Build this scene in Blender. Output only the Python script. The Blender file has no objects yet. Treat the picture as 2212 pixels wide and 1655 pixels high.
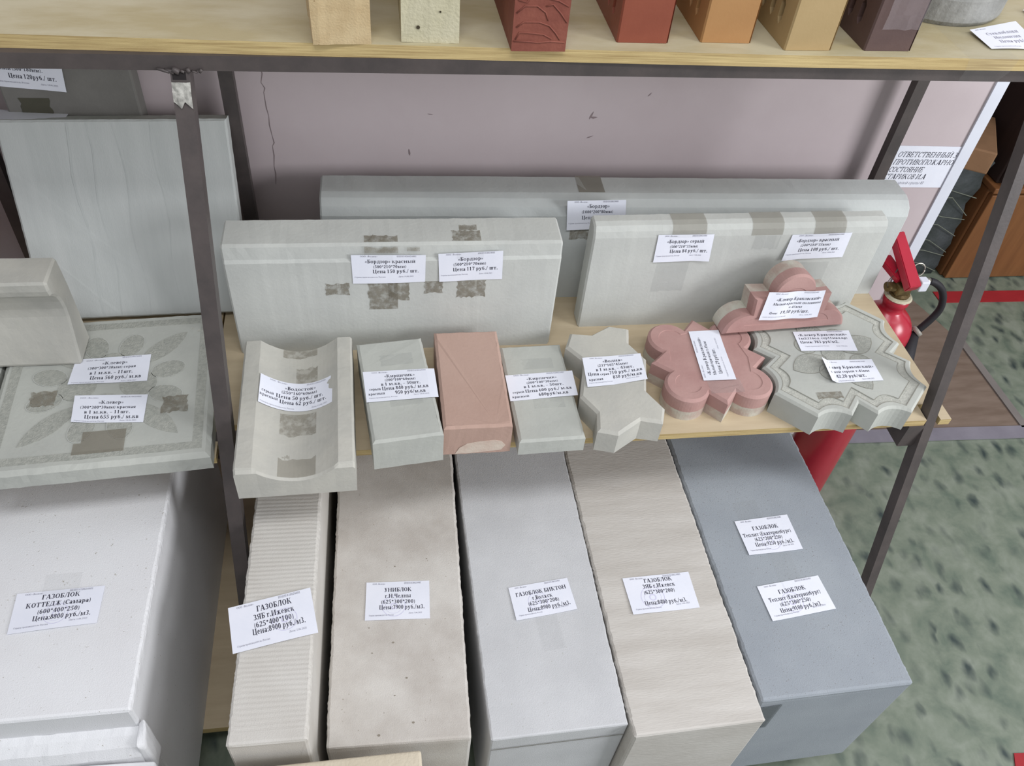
import bpy, bmesh, math, random
from mathutils import Vector, Matrix, noise
random.seed(7)
S = bpy.context.scene
COL = S.collection
R = math.radians

# ------------------------------------------------------------------ camera
PITCH, YAW, ROLL, FPX = 0.80837, -0.21666, 0.11604, 1802.24
CAM = Vector((-0.03855, -0.78133, 0.96804))
fw = Vector((-math.sin(YAW)*math.cos(PITCH), math.cos(YAW)*math.cos(PITCH), -math.sin(PITCH)))
rt = Vector((math.cos(YAW), math.sin(YAW), 0)); up = rt.cross(fw)
r2 = rt*math.cos(ROLL) + up*math.sin(ROLL); u2 = -rt*math.sin(ROLL) + up*math.cos(ROLL)
cd = bpy.data.cameras.new('camera'); cam = bpy.data.objects.new('camera', cd); COL.objects.link(cam)
cd.sensor_fit = 'HORIZONTAL'; cd.sensor_width = 36; cd.lens = FPX/2212*36; cd.clip_start = .02
m = Matrix((r2, u2, -fw)).transposed().to_4x4(); m.translation = CAM; cam.matrix_world = m
S.camera = cam

# ------------------------------------------------------------------ light
FLOOR = -0.6          # the middle shelf is z = 0
w = bpy.data.worlds.new('room_air'); S.world = w; w.use_nodes = True
w.node_tree.nodes['Background'].inputs[0].default_value = (.93, .95, 1, 1)
w.node_tree.nodes['Background'].inputs[1].default_value = .54
def area(name, loc, target, sx, sy, power, col=(1, 1, 1)):
    l = bpy.data.lights.new(name, 'AREA'); l.shape = 'RECTANGLE'; l.size = sx; l.size_y = sy; l.energy = power; l.color = col
    o = bpy.data.objects.new(name, l); COL.objects.link(o); o.location = loc
    o.rotation_euler = (Vector(target)-Vector(loc)).to_track_quat('-Z', 'Y').to_euler(); return o
area('ceiling_lamp_light', (.1, -.85, 2.15), (.1, -.85, 0), 1.3, .4, 21, (.97, .98, 1))
area('ceiling_lamp_light', (2.1, -.7, 2.15), (2.1, -.7, 0), 1.3, .4, 18, (.97, .98, 1))
area('window_daylight', (2.7, -1.5, 1.05), (.4, .3, .2), 1.0, 1.0, 56, (.96, .97, 1))
S.view_settings.view_transform = 'Standard'; S.view_settings.look = 'None'
S.view_settings.gamma = 1; S.view_settings.use_curve_mapping = False
S.view_settings.exposure = 0.0

# ------------------------------------------------------------------ materials
def lin(c): return tuple(((v/255)/12.92 if v/255 <= .04045 else ((v/255+.055)/1.055)**2.4) for v in c)+(1,)
MATS = {}
def mat(name, c, c2=None, torn=None, scale=12, rough=.85, bump=.25, bscale=180, speck=None, spk=.66, stretch=(1, 1, 1), metal=0, alpha=1, detail=6, spec=.3, bdist=.002, lo=.35, hi=.65, sscale=260):
    if name in MATS: return MATS[name]
    M = bpy.data.materials.new(name); M.use_nodes = True; nt = M.node_tree; N = nt.nodes; L = nt.links
    b = N['Principled BSDF']; b.inputs['Roughness'].default_value = rough; b.inputs['Metallic'].default_value = metal
    b.inputs['Specular IOR Level'].default_value = spec
    tc = N.new('ShaderNodeTexCoord'); mp = N.new('ShaderNodeMapping'); L.new(tc.outputs['Object'], mp.inputs[0]); mp.inputs['Scale'].default_value = stretch
    c2 = c2 or tuple(v*.93 for v in c)
    n1 = N.new('ShaderNodeTexNoise'); n1.inputs['Scale'].default_value = scale; n1.inputs['Detail'].default_value = detail; n1.inputs['Roughness'].default_value = .6
    L.new(mp.outputs[0], n1.inputs['Vector'])
    rp = N.new('ShaderNodeValToRGB'); rp.color_ramp.elements[0].position = lo; rp.color_ramp.elements[1].position = hi
    rp.color_ramp.elements[0].color = lin(c2); rp.color_ramp.elements[1].color = lin(c); L.new(n1.outputs['Fac'], rp.inputs[0])
    out = rp.outputs[0]
    if speck:
        v = N.new('ShaderNodeTexNoise'); v.inputs['Scale'].default_value = sscale; v.inputs['Detail'].default_value = 2; L.new(tc.outputs['Object'], v.inputs['Vector'])
        r3 = N.new('ShaderNodeValToRGB'); r3.color_ramp.elements[0].position = spk; r3.color_ramp.elements[1].position = spk+.06
        r3.color_ramp.elements[0].color = (0, 0, 0, 1); r3.color_ramp.elements[1].color = (1, 1, 1, 1); L.new(v.outputs['Fac'], r3.inputs[0])
        mx = N.new('ShaderNodeMix'); mx.data_type = 'RGBA'; L.new(r3.outputs[0], mx.inputs[0]); L.new(out, mx.inputs[6]); mx.inputs[7].default_value = lin(speck); out = mx.outputs[2]
    L.new(out, b.inputs['Base Color'])
    if bump:
        n2 = N.new('ShaderNodeTexNoise'); n2.inputs['Scale'].default_value = bscale; n2.inputs['Detail'].default_value = 4; L.new(mp.outputs[0], n2.inputs['Vector'])
        bp = N.new('ShaderNodeBump'); bp.inputs['Strength'].default_value = bump; bp.inputs['Distance'].default_value = bdist
        L.new(n2.outputs['Fac'], bp.inputs['Height']); L.new(bp.outputs[0], b.inputs['Normal'])
    if torn:
        n4 = N.new('ShaderNodeTexNoise'); n4.inputs['Scale'].default_value = torn; n4.inputs['Detail'].default_value = 5; n4.inputs['Roughness'].default_value = .7; L.new(tc.outputs['Object'], n4.inputs['Vector'])
        r4 = N.new('ShaderNodeMapRange'); r4.inputs[1].default_value = .40; r4.inputs[2].default_value = .56; r4.inputs[3].default_value = alpha*.3; r4.inputs[4].default_value = alpha; L.new(n4.outputs['Fac'], r4.inputs[0]); L.new(r4.outputs[0], b.inputs['Alpha'])
    elif alpha < 1: b.inputs['Alpha'].default_value = alpha
    MATS[name] = M; return M

M_con = mat('concrete_grey', (198, 200, 195), (187, 189, 185), scale=9, bump=.2)
M_con4 = mat('concrete_paver', (184, 186, 179), (173, 175, 169), scale=9, bump=.2)
M_con2 = mat('concrete_cool', (196, 200, 198), (184, 188, 187), scale=7, bump=.2)
M_con3 = mat('concrete_cream', (190, 188, 179), (177, 176, 169), scale=14, bump=.2)
M_contex = mat('concrete_textured', (190, 190, 181), (172, 173, 165), scale=150, bump=.6, bscale=420)
M_orn = mat('concrete_ornament', (172, 173, 165), (154, 156, 149), scale=170, bump=.6, bscale=420)
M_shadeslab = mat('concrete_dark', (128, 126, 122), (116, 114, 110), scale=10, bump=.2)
M_ply = mat('plywood_face', (197, 181, 153), (185, 168, 140), scale=5, stretch=(1.2, 9, 9), rough=.6, bump=.1, spec=.4)
M_plyw = mat('plywood_face_worn', (190, 182, 154), (172, 160, 124), scale=4, stretch=(1, 3, 3), rough=.55, bump=.1, spec=.4, lo=.4, hi=.6)
M_plyedge = mat('plywood_edge', (206, 184, 132), (168, 144, 98), scale=9, stretch=(1, 30, 45), rough=.7, bump=.3)
M_steel = mat('rack_steel', (84, 76, 74), (70, 64, 63), scale=20, rough=.5, bump=.1, spec=.5)
M_wall = mat('pink_wall', (202, 190, 192), (194, 181, 183), scale=3, bump=.12, bscale=60)
M_white = mat('white_trim', (222, 225, 235), (216, 219, 230), rough=.45, bump=0)
M_paper = mat('paper', (234, 236, 246), (228, 231, 242), scale=20, rough=.7, bump=.05)
M_ink = mat('ink', (52, 52, 66), (58, 58, 72), rough=.8, bump=0)
M_inkf = mat('ink_faint', (148, 148, 160), (170, 170, 182), scale=300, rough=.8, bump=0)
M_stamp = mat('stamp_ink', (205, 204, 228), (214, 213, 234), rough=.8, bump=0, scale=90)
M_tape = mat('adhesive_tape', (142, 135, 120), (156, 150, 136), scale=70, rough=.4, bump=.1, alpha=.44, spec=.3, torn=85)
M_tape2 = mat('packing_tape', (150, 144, 130), (158, 152, 138), scale=30, rough=.35, bump=.05, alpha=.38, spec=.3)
M_tapec = mat('clear_tape', (186, 188, 188), (176, 178, 176), scale=40, rough=.22, bump=.1, alpha=.07, spec=.3)
M_pink = mat('pink_concrete', (182, 147, 141), (170, 133, 128), scale=14, bump=.2)
M_salmon = mat('salmon_concrete', (184, 156, 143), (176, 147, 134), scale=6, bump=.2)
M_gas_white = mat('aerated_white', (228, 229, 231), (222, 222, 224), scale=6, speck=(176, 172, 164), spk=.7, bump=.28, bscale=650)
M_gas_cream = mat('aerated_cream', (206, 203, 197), (196, 192, 185), scale=9, bump=.28, bscale=650, stretch=(1, 1, 1))
M_gas_beige = mat('aerated_beige', (208, 204, 198), (188, 182, 175), scale=11, bump=.28, bscale=650, speck=(160, 152, 140), spk=.72)
M_gas_pale = mat('aerated_pale', (204, 205, 207), (193, 194, 196), scale=8, bump=.28, bscale=650, speck=(176, 174, 168), spk=.71)
M_gas_sawn = mat('aerated_sawn', (203, 199, 193), (188, 183, 176), scale=12, bump=.35, bscale=220, stretch=(.35, 2.4, 1), detail=8)
M_gas_blue = mat('aerated_bluegrey', (158, 164, 170), (148, 154, 161), scale=6, speck=(132, 132, 134), spk=.66, bump=.28, bscale=650, sscale=420)
M_red = mat('red_enamel', (178, 34, 56), (168, 30, 50), rough=.28, bump=0, spec=.6)
M_brass = mat('brass', (128, 108, 72), (96, 80, 54), scale=50, rough=.45, metal=.6, bump=.2)
M_chrome = mat('bright_metal', (200, 196, 186), (180, 176, 166), rough=.3, metal=.8, bump=0)
M_black = mat('black_rubber', (40, 38, 42), (34, 32, 36), rough=.6, bump=0)
M_dark = mat('void_shade', (44, 40, 40), (36, 33, 33), rough=.9, bump=0)

# ------------------------------------------------------------------ mesh helpers
def mk(name, verts, faces, material, parent=None, loc=(0, 0, 0), rz=0, smooth=False, fm=None, label=None, cat=None, group=None, kind=None, rot=None):
    me = bpy.data.meshes.new(name); me.from_pydata([tuple(v) for v in verts], [], faces)
    for mm in (material if isinstance(material, (list, tuple)) else [material]): me.materials.append(mm)
    if fm:
        for p, i in zip(me.polygons, fm): p.material_index = i
    bm = bmesh.new(); bm.from_mesh(me); bmesh.ops.recalc_face_normals(bm, faces=bm.faces); bm.to_mesh(me); bm.free()
    if smooth:
        for p in me.polygons: p.use_smooth = True
    o = bpy.data.objects.new(name, me); COL.objects.link(o); o.location = loc
    o.rotation_euler = rot if rot else (0, 0, rz)
    if parent: o.parent = parent
    tagp(o, label, cat, group, kind); return o
def tagp(o, label=None, cat=None, group=None, kind=None):
    if label: o['label'] = label
    if cat: o['category'] = cat
    if group: o['group'] = group
    if kind: o['kind'] = kind
    return o
def empty(name, loc, rz=0, label=None, cat=None, group=None):
    o = bpy.data.objects.new(name, None); COL.objects.link(o); o.location = loc; o.rotation_euler = (0, 0, rz); o.empty_display_size = .02
    return tagp(o, label, cat, group)
class MB:
    def __init__(s): s.v = []; s.f = []; s.m = []
    def add(s, vs, fs, mi=0):
        k = len(s.v); s.v += [Vector(v) for v in vs]; s.f += [tuple(i+k for i in f) for f in fs]; s.m += [mi]*len(fs); return s
    def box(s, a, b, mi=0):
        x0, y0, z0 = a; x1, y1, z1 = b
        return s.add([(x0, y0, z0), (x1, y0, z0), (x1, y1, z0), (x0, y1, z0), (x0, y0, z1), (x1, y0, z1), (x1, y1, z1), (x0, y1, z1)],
                     [(0, 3, 2, 1), (4, 5, 6, 7), (0, 1, 5, 4), (1, 2, 6, 5), (2, 3, 7, 6), (3, 0, 4, 7)], mi)
    def bbox(s, a, b, e=.001, mi=0):       # box with bevelled edges
        bm = bmesh.new(); bmesh.ops.create_cube(bm, size=1)
        for v in bm.verts: v.co = Vector(((a[i]+b[i])/2+v.co[i]*(b[i]-a[i]) for i in range(3)))
        bmesh.ops.bevel(bm, geom=list(bm.edges), offset=e, segments=2, affect='EDGES', profile=.5)
        bm.verts.index_update(); r = s.add([v.co.copy() for v in bm.verts], [[v.index for v in f.verts] for f in bm.faces], mi); bm.free(); return r
    def tube(s, pts, r, n=10, mi=0, cap=True):
        pts = [Vector(p) for p in pts]; rings = []
        rr = r if isinstance(r, (list, tuple)) else [r]*len(pts)
        prev = None
        for i, p in enumerate(pts):
            d = (pts[min(i+1, len(pts)-1)]-pts[max(i-1, 0)]).normalized()
            if prev is None: a = d.orthogonal().normalized()
            else: a = (prev-d*prev.dot(d)).normalized()
            prev = a; c = d.cross(a)
            rings.append([p+(a*math.cos(t)+c*math.sin(t))*rr[i] for t in [2*math.pi*k/n for k in range(n)]])
        vs = [v for q in rings for v in q]; fs = []
        for i in range(len(pts)-1):
            for k in range(n): fs.append((i*n+k, i*n+(k+1) % n, (i+1)*n+(k+1) % n, (i+1)*n+k))
        if cap: fs += [tuple(range(n))[::-1], tuple(range((len(pts)-1)*n, len(pts)*n))]
        return s.add(vs, fs, mi)
    def lathe(s, prof, n=32, c=(0, 0, 0), mi=0):
        vs = []; fs = []
        for (r_, z) in prof: vs += [(c[0]+r_*math.cos(2*math.pi*k/n), c[1]+r_*math.sin(2*math.pi*k/n), c[2]+z) for k in range(n)]
        for i in range(len(prof)-1):
            for k in range(n): fs.append((i*n+k, i*n+(k+1) % n, (i+1)*n+(k+1) % n, (i+1)*n+k))
        fs += [tuple(range(n))[::-1], tuple(range((len(prof)-1)*n, len(prof)*n))]
        return s.add(vs, fs, mi)
    def prism(s, poly, z0, z1, mi=0):
        n = len(poly); vs = [(x, y, z0) for x, y in poly]+[(x, y, z1) for x, y in poly]
        fs = [tuple(range(n))[::-1], tuple(range(n, 2*n))]+[(i, (i+1) % n, n+(i+1) % n, n+i) for i in range(n)]
        return s.add(vs, fs, mi)
    def build(s, name, material, parent=None, **k): return mk(name, s.v, s.f, material, parent, fm=s.m if isinstance(material, (list, tuple)) else None, **k)
def offset(poly, d):
    n = len(poly); out = []
    for i in range(n):
        a, b, c = Vector(poly[i-1]), Vector(poly[i]), Vector(poly[(i+1) % n])
        e1 = (b-a).normalized(); e2 = (c-b).normalized(); n1 = Vector((-e1.y, e1.x)); n2 = Vector((-e2.y, e2.x))
        q = n1+n2; q = q/max(.35, q.dot(n1)) if q.length > 1e-6 else n1
        out.append((b.x+q.x*d, b.y+q.y*d))
    return out
def densify(poly, step):
    out = []
    for i in range(len(poly)):
        a, b = Vector(poly[i]), Vector(poly[(i+1) % len(poly)]); k = max(1, int((b-a).length/step))
        out += [tuple(a.lerp(b, j/k)) for j in range(k)]
    return out
def jit(v, amp, sc, seed): return noise.noise_vector(Vector(v)*sc+Vector((seed*7.3, seed*3.1, seed)))*amp
def stack(name, layers, material, fm_layers=None, parent=None, chip=.0, seed=1, jl=(), **k):
    """solid from a pile of polygons with the same vertex count: [(poly, z), ...] bottom to top; first and last capped"""
    n = len(layers[0][0]); vs = []; fs = []; fmi = []
    for li, (poly, z) in enumerate(layers):
        for (x, y) in poly:
            v = Vector((x, y, z))
            if chip and (not jl or li in jl): v += jit(v, chip, 130, seed)
            vs.append(v)
    for i in range(len(layers)-1):
        for j in range(n):
            fs.append((i*n+j, i*n+(j+1) % n, (i+1)*n+(j+1) % n, (i+1)*n+j)); fmi.append((fm_layers or {}).get(i, 0))
    fs.append(tuple(range(n))[::-1]); fmi.append((fm_layers or {}).get('bottom', 0))
    fs.append(tuple(range((len(layers)-1)*n, len(layers)*n))); fmi.append((fm_layers or {}).get('top', 0))
    return mk(name, vs, fs, material, parent, fm=fmi, **k)
def rect(w, l): return [(0, 0), (w, 0), (w, l), (0, l)]
def slab(name, w, l, h, bev, material, chip=.0006, seed=1, step=.008, low=0, **k):
    """stone lying flat: bevelled top edge, ragged bottom edge"""
    base = densify(rect(w, l), step)
    i1 = [(min(max(x, bev), w-bev), min(max(y, bev), l-bev)) for x, y in base]
    lay = [(base, low), (base, h*.35), (base, h-bev*.8), (i1, h)]
    return stack(name, lay, material, chip=chip, seed=seed, **k)
def extrude_x(name, prof, length, material, seg=40, chip=.0006, seed=1, endbev=.003, **k):
    """profile of (depth y, height z) run along x, ends eased"""
    cy = sum(p[0] for p in prof)/len(prof); cz = sum(p[1] for p in prof)/len(prof)
    ins = offset(prof, endbev) if endbev else prof
    xs = [0, endbev]+[endbev+(length-2*endbev)*i/seg for i in range(1, seg)]+[length-endbev, length]
    vs = []; n = len(prof)
    for i, x in enumerate(xs):
        pr = ins if i in (0, len(xs)-1) else prof
        for (y, z) in pr:
            v = Vector((x, y, z)); v += jit(v, chip, 90, seed) if z > .002 else Vector(); vs.append(v)
    fs = [(i*n+j, i*n+(j+1) % n, (i+1)*n+(j+1) % n, (i+1)*n+j) for i in range(len(xs)-1) for j in range(n)]
    fs += [tuple(range(n))[::-1], tuple(range((len(xs)-1)*n, len(xs)*n))]
    return mk(name, vs, fs, material, **k)
def plate(name, pts3, nrm, th, material, parent=None, **k):
    """thin plate glued on a surface: polygon in 3D (local), pushed out along nrm"""
    nrm = Vector(nrm); n = len(pts3); vs = [Vector(p) for p in pts3]+[Vector(p)+nrm*th for p in pts3]
    fs = [tuple(range(n))[::-1], tuple(range(n, 2*n))]+[(i, (i+1) % n, n+(i+1) % n, n+i) for i in range(n)]
    return mk(name, vs, fs, material, parent, **k)
def jag(x0, y0, x1, y1, sides='', step=.004, amp=.003, seed=1):
    """rectangle outline whose named sides (b r t l) are torn"""
    rng = random.Random(seed); out = []
    for sd, (a, b) in zip('brtl', (((x0, y0), (x1, y0)), ((x1, y0), (x1, y1)), ((x1, y1), (x0, y1)), ((x0, y1), (x0, y0)))):
        A, B = Vector(a), Vector(b); L_ = (B-A).length; kk = max(1, int(L_/step)) if sd in sides else 1; nn = Vector((-(B-A).y, (B-A).x)).normalized()
        for j in range(kk):
            p = A.lerp(B, j/kk)
            if sd in sides and j: p = p+nn*rng.uniform(-amp*.3, amp)
            out.append(tuple(p))
    return out

# ------------------------------------------------------------------ lettering (bold serif strokes, built as polygons)
class Pen:
    def __init__(s, h, T, t=.075, sf=.075): s.h = h; s.T = T; s.t = t; s.sf = sf; s.p = []; s.w = 0
    def r(s, x0, y0, x1, y1): s.p.append([(x0, y0), (x1, y0), (x1, y1), (x0, y1)]); s.w = max(s.w, x1)
    def stem(s, x, y0=0, y1=None, top=1, bot=1, T=None):
        y1 = s.h if y1 is None else y1; T = T or s.T; s.r(x, y0, x+T, y1)
        if bot: s.r(x-s.sf, y0, x+T+s.sf, y0+s.t*.8)
        if top: s.r(x-s.sf, y1-s.t*.8, x+T+s.sf, y1)
    def d(s, x0, y0, x1, y1, w): s.p.append([(x0, y0), (x0+w, y0), (x1+w, y1), (x1, y1)]); s.w = max(s.w, x0+w, x1+w)
    def arc(s, cx, cy, rx, ry, a0=0, a1=360, T=None, t=None, n=14):
        T = s.T if T is None else T; t = s.t if t is None else t
        for i in range(n):
            q = [R(a0+(a1-a0)*(i+k)/n) for k in (0, 1)]
            s.p.append([(cx+rx*math.cos(q[0]), cy+ry*math.sin(q[0])), (cx+rx*math.cos(q[1]), cy+ry*math.sin(q[1])),
                        (cx+(rx-T)*math.cos(q[1]), cy+(ry-t)*math.sin(q[1])), (cx+(rx-T)*math.cos(q[0]), cy+(ry-t)*math.sin(q[0]))])
        s.w = max(s.w, cx+rx*max(math.cos(R(a0+(a1-a0)*i/n)) for i in range(n+1)))
GC = {}; WT = [1.0]
def glyph(ch):
    key = (ch, WT[0])
    if key in GC: return GC[key]
    low = ch.islower(); h = .70 if low else 1.0; T = (.155 if low else .185)*WT[0]
    g = Pen(h, T); c = ch.upper(); t = g.t; s = g.sf; W = .52*h+.18
    if ch == ' ': GC[key] = ([], .3); return GC[key]
    if ch.isdigit():
        T = g.T = .165
        if c == '0': g.arc(.26, .5, .26, .5)
        elif c == '1': g.stem(.14, top=0); g.d(.02, .82, .14, 1, .08)
        elif c == '2': g.arc(.25, .72, .25, .28, -20, 170); g.d(.02, .08, .34, .62, .13); g.r(0, 0, .5, .15)
        elif c == '3': g.arc(.22, .75, .25, .25, -90, 150, n=10); g.arc(.22, .27, .28, .27, -150, 90, n=10)
        elif c == '4': g.stem(.3, top=0, bot=0); g.r(0, .24, .55, .35); g.d(0, .3, .27, 1, .09)
        elif c == '5': g.r(.08, .86, .48, 1); g.r(.08, .5, .15, .9); g.arc(.2, .31, .3, .31, -150, 110, n=10)
        elif c == '6': g.arc(.26, .3, .26, .3); g.arc(.42, .45, .42, .55, 100, 190, n=7)
        elif c == '7': g.r(0, .85, .5, 1); g.d(.12, 0, .36, .86, .14)
        elif c == '8': g.arc(.26, .75, .23, .25, n=12); g.arc(.26, .27, .27, .27, n=12)
        elif c == '9': g.arc(.26, .7, .26, .3); g.arc(.1, .55, .42, .55, -80, 10, n=7)
        g.w = .53
    elif c in 'ОO0': g.arc(W*.5+.02, h/2, W*.5+.02, h/2)
    elif c == 'С': g.arc(W*.5, h/2, W*.5, h/2, 45, 315); g.r(W*.82, h*.62, W*.9, h*.97)
    elif c == 'Э': g.arc(W*.45, h/2, W*.5, h/2, -140, 140); g.r(W*.3, h*.47, W*.9, h*.55)
    elif c == 'Г': g.stem(s); g.r(s, h-t, W*.85, h); g.r(W*.85-t, h*.7, W*.85, h)
    elif c == 'А' and not low: g.d(.04, 0, .34, h, .07); g.d(.56, 0, .3, h, .2); g.r(.15, .28, .6, .28+t); g.r(0, 0, .2, t*.8); g.r(.5, 0, .82, t*.8)
    elif c == 'А': g.stem(.3, 0, .5, 0, 0); g.r(.4, 0, .5, t); g.arc(.24, .48, .22, .22, 0, 160, n=8); g.arc(.2, .2, .2, .22, n=12)
    elif c == 'Б' and not low: g.stem(s); g.r(s, h-t, .6, h); g.r(.53, .75, .6, h); g.arc(.3, .29, .32, .29, -90, 90, n=10); g.r(s, .5, .32, .58); g.r(s, 0, .32, t)
    elif c == 'Б': g.arc(.25, .33, .25, .33); g.arc(.32, .5, .32, .42, 95, 185, n=7); g.d(.3, .86, .44, 1.02, .07)
    elif c == 'В': g.stem(s, bot=0, top=0); g.r(0, h-t, .3, h); g.r(0, 0, .3, t); g.r(s, h*.5, .3, h*.5+t); g.arc(.26, h*.75, W*.5-.03, h*.25, -90, 90, n=9); g.arc(.27, h*.27, W*.55-.03, h*.27, -90, 90, n=9)
    elif c in 'ДЦ' and c == 'Д': g.stem(W*.75, bot=0); g.d(.06, 0, W*.38, h, .07); g.r(W*.35, h-t, W*.8, h); g.r(0, 0, W+.14, t); g.r(0, -.16, t, t); g.r(W+.14-t, -.16, W+.14, t)
    elif c == 'Е' and not low: g.stem(s, top=0, bot=0); g.r(0, h-t, .6, h); g.r(0, 0, .62, t); g.r(s, .47, .45, .54); g.r(.54, .75, .6, 1); g.r(.56, 0, .62, .27); g.r(.4, .38, .46, .63)
    elif c == 'Е': g.arc(.24, h/2, .24, h/2, 10, 318); g.r(.1, h*.5, .46, h*.5+t)
    elif c == 'Ж':
        g.stem(W*.55); x = W*.55
        g.d(0, 0, x, h*.52, .12); g.d(W*1.25, 0, x+.04, h*.52, .14); g.d(.05, h, x, h*.46, .07); g.d(W*1.25, h, x+T*.6, h*.46, .07)
    elif c == 'З': g.arc(.2, h*.75, W*.4, h*.25, -90, 150, n=9); g.arc(.2, h*.27, W*.46, h*.27, -150, 90, n=9)
    elif c in 'ИЙ':
        g.stem(s); g.stem(W*.85+.05); g.d(s+T*.7, .06, W*.85+.05, h-.06, .08)
        if c == 'Й': g.arc(W*.5+.08, h+.2, .16, .12, 180, 360, T=.05, t=.05, n=6)
    elif c == 'К': g.stem(s); g.d(s+T, h*.45, W*.85, h, .07); g.d(W*.88, 0, s+T+.06, h*.58, .17); g.r(W*.85-.06, h-t*.8, W*.95+.06, h); g.r(W*.8, 0, W*1.15+.03, t*.8)
    elif c == 'Л': g.stem(W*.8); g.d(.1, 0, W*.4, h, .07); g.r(W*.38, h-t, W*.85, h); g.r(0, 0, .16, .13)
    elif c == 'М': g.stem(s, T=.07); g.stem(W*1.1+.05); g.d(W*.5, 0, s+.02, h, .16); g.d(W*.56, 0, W*1.08, h, .06)
    elif c == 'Н': g.stem(s); g.stem(W*.85+.05); g.r(s+T, h*.47, W*.85+.05, h*.47+t)
    elif c == 'П': g.stem(s); g.stem(W*.85+.05); g.r(s, h-t, W*.85+.05, h)
    elif c == 'Р' and not low: g.stem(s, top=0); g.r(0, h-t, .3, h); g.r(s, .44, .3, .44+t); g.arc(.28, .72, .32, .28, -90, 90, n=10)
    elif c == 'Р': g.stem(s, -.28, h, top=0); g.r(0, h-t, .2, h); g.arc(.3, h/2, .27, h/2, -150, 150, n=12)
    elif c == 'Т': g.stem(W*.5-T/2+.02, top=0); g.r(0, h-t, W+.04, h); g.r(0, h*.7, t, h); g.r(W+.04-t, h*.7, W+.04, h)
    elif c == 'У': b = -.28 if low else 0; g.d(.3, .12 if not low else 0, .04, h, .18); g.d(.12 if low else .2, b, .5, h, .08); g.r(0, h-t*.8, .3, h); g.r(.42, h-t*.8, .66, h); g.r(.02, b, .2, b+.13)
    elif c == 'Ц': g.stem(s, bot=0); g.stem(W*.85, bot=0); g.r(s, 0, W*.85+T+.1, t); g.r(W*.85+T+.02, -.2, W*.85+T+.1, t)
    elif c == 'Ч': g.stem(W*.75); g.stem(s, h*.55, h, bot=0); g.arc(.36, h*.62, .3, h*.25, 180, 290, n=7); g.r(.3, h*.37, W*.8, h*.37+t)
    elif c == 'Ш':
        for k in range(3): g.stem(s+k*W*.58, bot=0)
        g.r(s, 0, s+2*W*.58+T, t)
    elif c in 'ЬЫ':
        g.stem(s, bot=0); g.arc(.24, h*.29, W*.5, h*.29, -90, 90, n=9); g.r(0, 0, .26, t); g.r(s, h*.5, .26, h*.5+t)
        if c == 'Ы': g.stem(W*.5+.38)
    elif c == 'Ю': g.stem(s); g.r(s+T, h*.47, .4, h*.47+t); g.arc(W*.5+.42, h/2, W*.5-.02, h/2)
    elif c == 'Я': g.stem(W*.72, top=0); g.r(W*.55, h-t, W*.8+T, h); g.r(W*.4, h*.44, W*.75, h*.44+t); g.arc(W*.55, h*.72, W*.5, h*.28, 90, 270, n=9); g.d(.02, 0, W*.42, h*.47, .15)
    elif ch == '(': g.arc(.36, .38, .34, .68, 130, 230, T=.1, t=.02, n=8); g.w = .24
    elif ch == ')': g.arc(-.1, .38, .34, .68, -50, 50, T=.1, t=.02, n=8); g.w = .26
    elif ch == '*':
        for k in range(3): a = R(90+60*k); dx, dy = math.cos(a)*.19, math.sin(a)*.19; nx, ny = -math.sin(a)*.045, math.cos(a)*.045; g.p.append([(.2-dx-nx, .75-dy-ny), (.2+dx-nx, .75+dy-ny), (.2+dx+nx, .75+dy+ny), (.2-dx+nx, .75-dy+ny)])
        g.w = .4
    elif ch == '.': g.r(.05, 0, .22, .17)
    elif ch == ',': g.r(.05, 0, .22, .17); g.d(.06, -.16, .14, .02, .07)
    elif ch == ':': g.r(.05, 0, .22, .17); g.r(.05, .5, .22, .67)
    elif ch == '/': g.d(0, -.08, .28, 1.02, .08)
    elif ch == '«':
        for k in (0, .2): g.d(.15+k, .12, .02+k, .36, .08); g.d(.02+k, .34, .15+k, .58, .08)
    elif ch == '»':
        for k in (0, .2): g.d(.02+k, .12, .15+k, .36, .08); g.d(.15+k, .34, .02+k, .58, .08)
    elif ch in '–-': g.r(.02, .3, .5, .38)
    elif ch == '=': g.r(.02, .22, .45, .3); g.r(.02, .45, .45, .53)
    GC[key] = (g.p, g.w+.1); return GC[key]
def typeset(text, italic=0):
    x = 0; out = []
    for ch in text:
        p, adv = glyph(ch); out += [[(px+x+italic*py, py) for px, py in q] for q in p]; x += adv
    return out, max(x-.1, .1)

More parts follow.
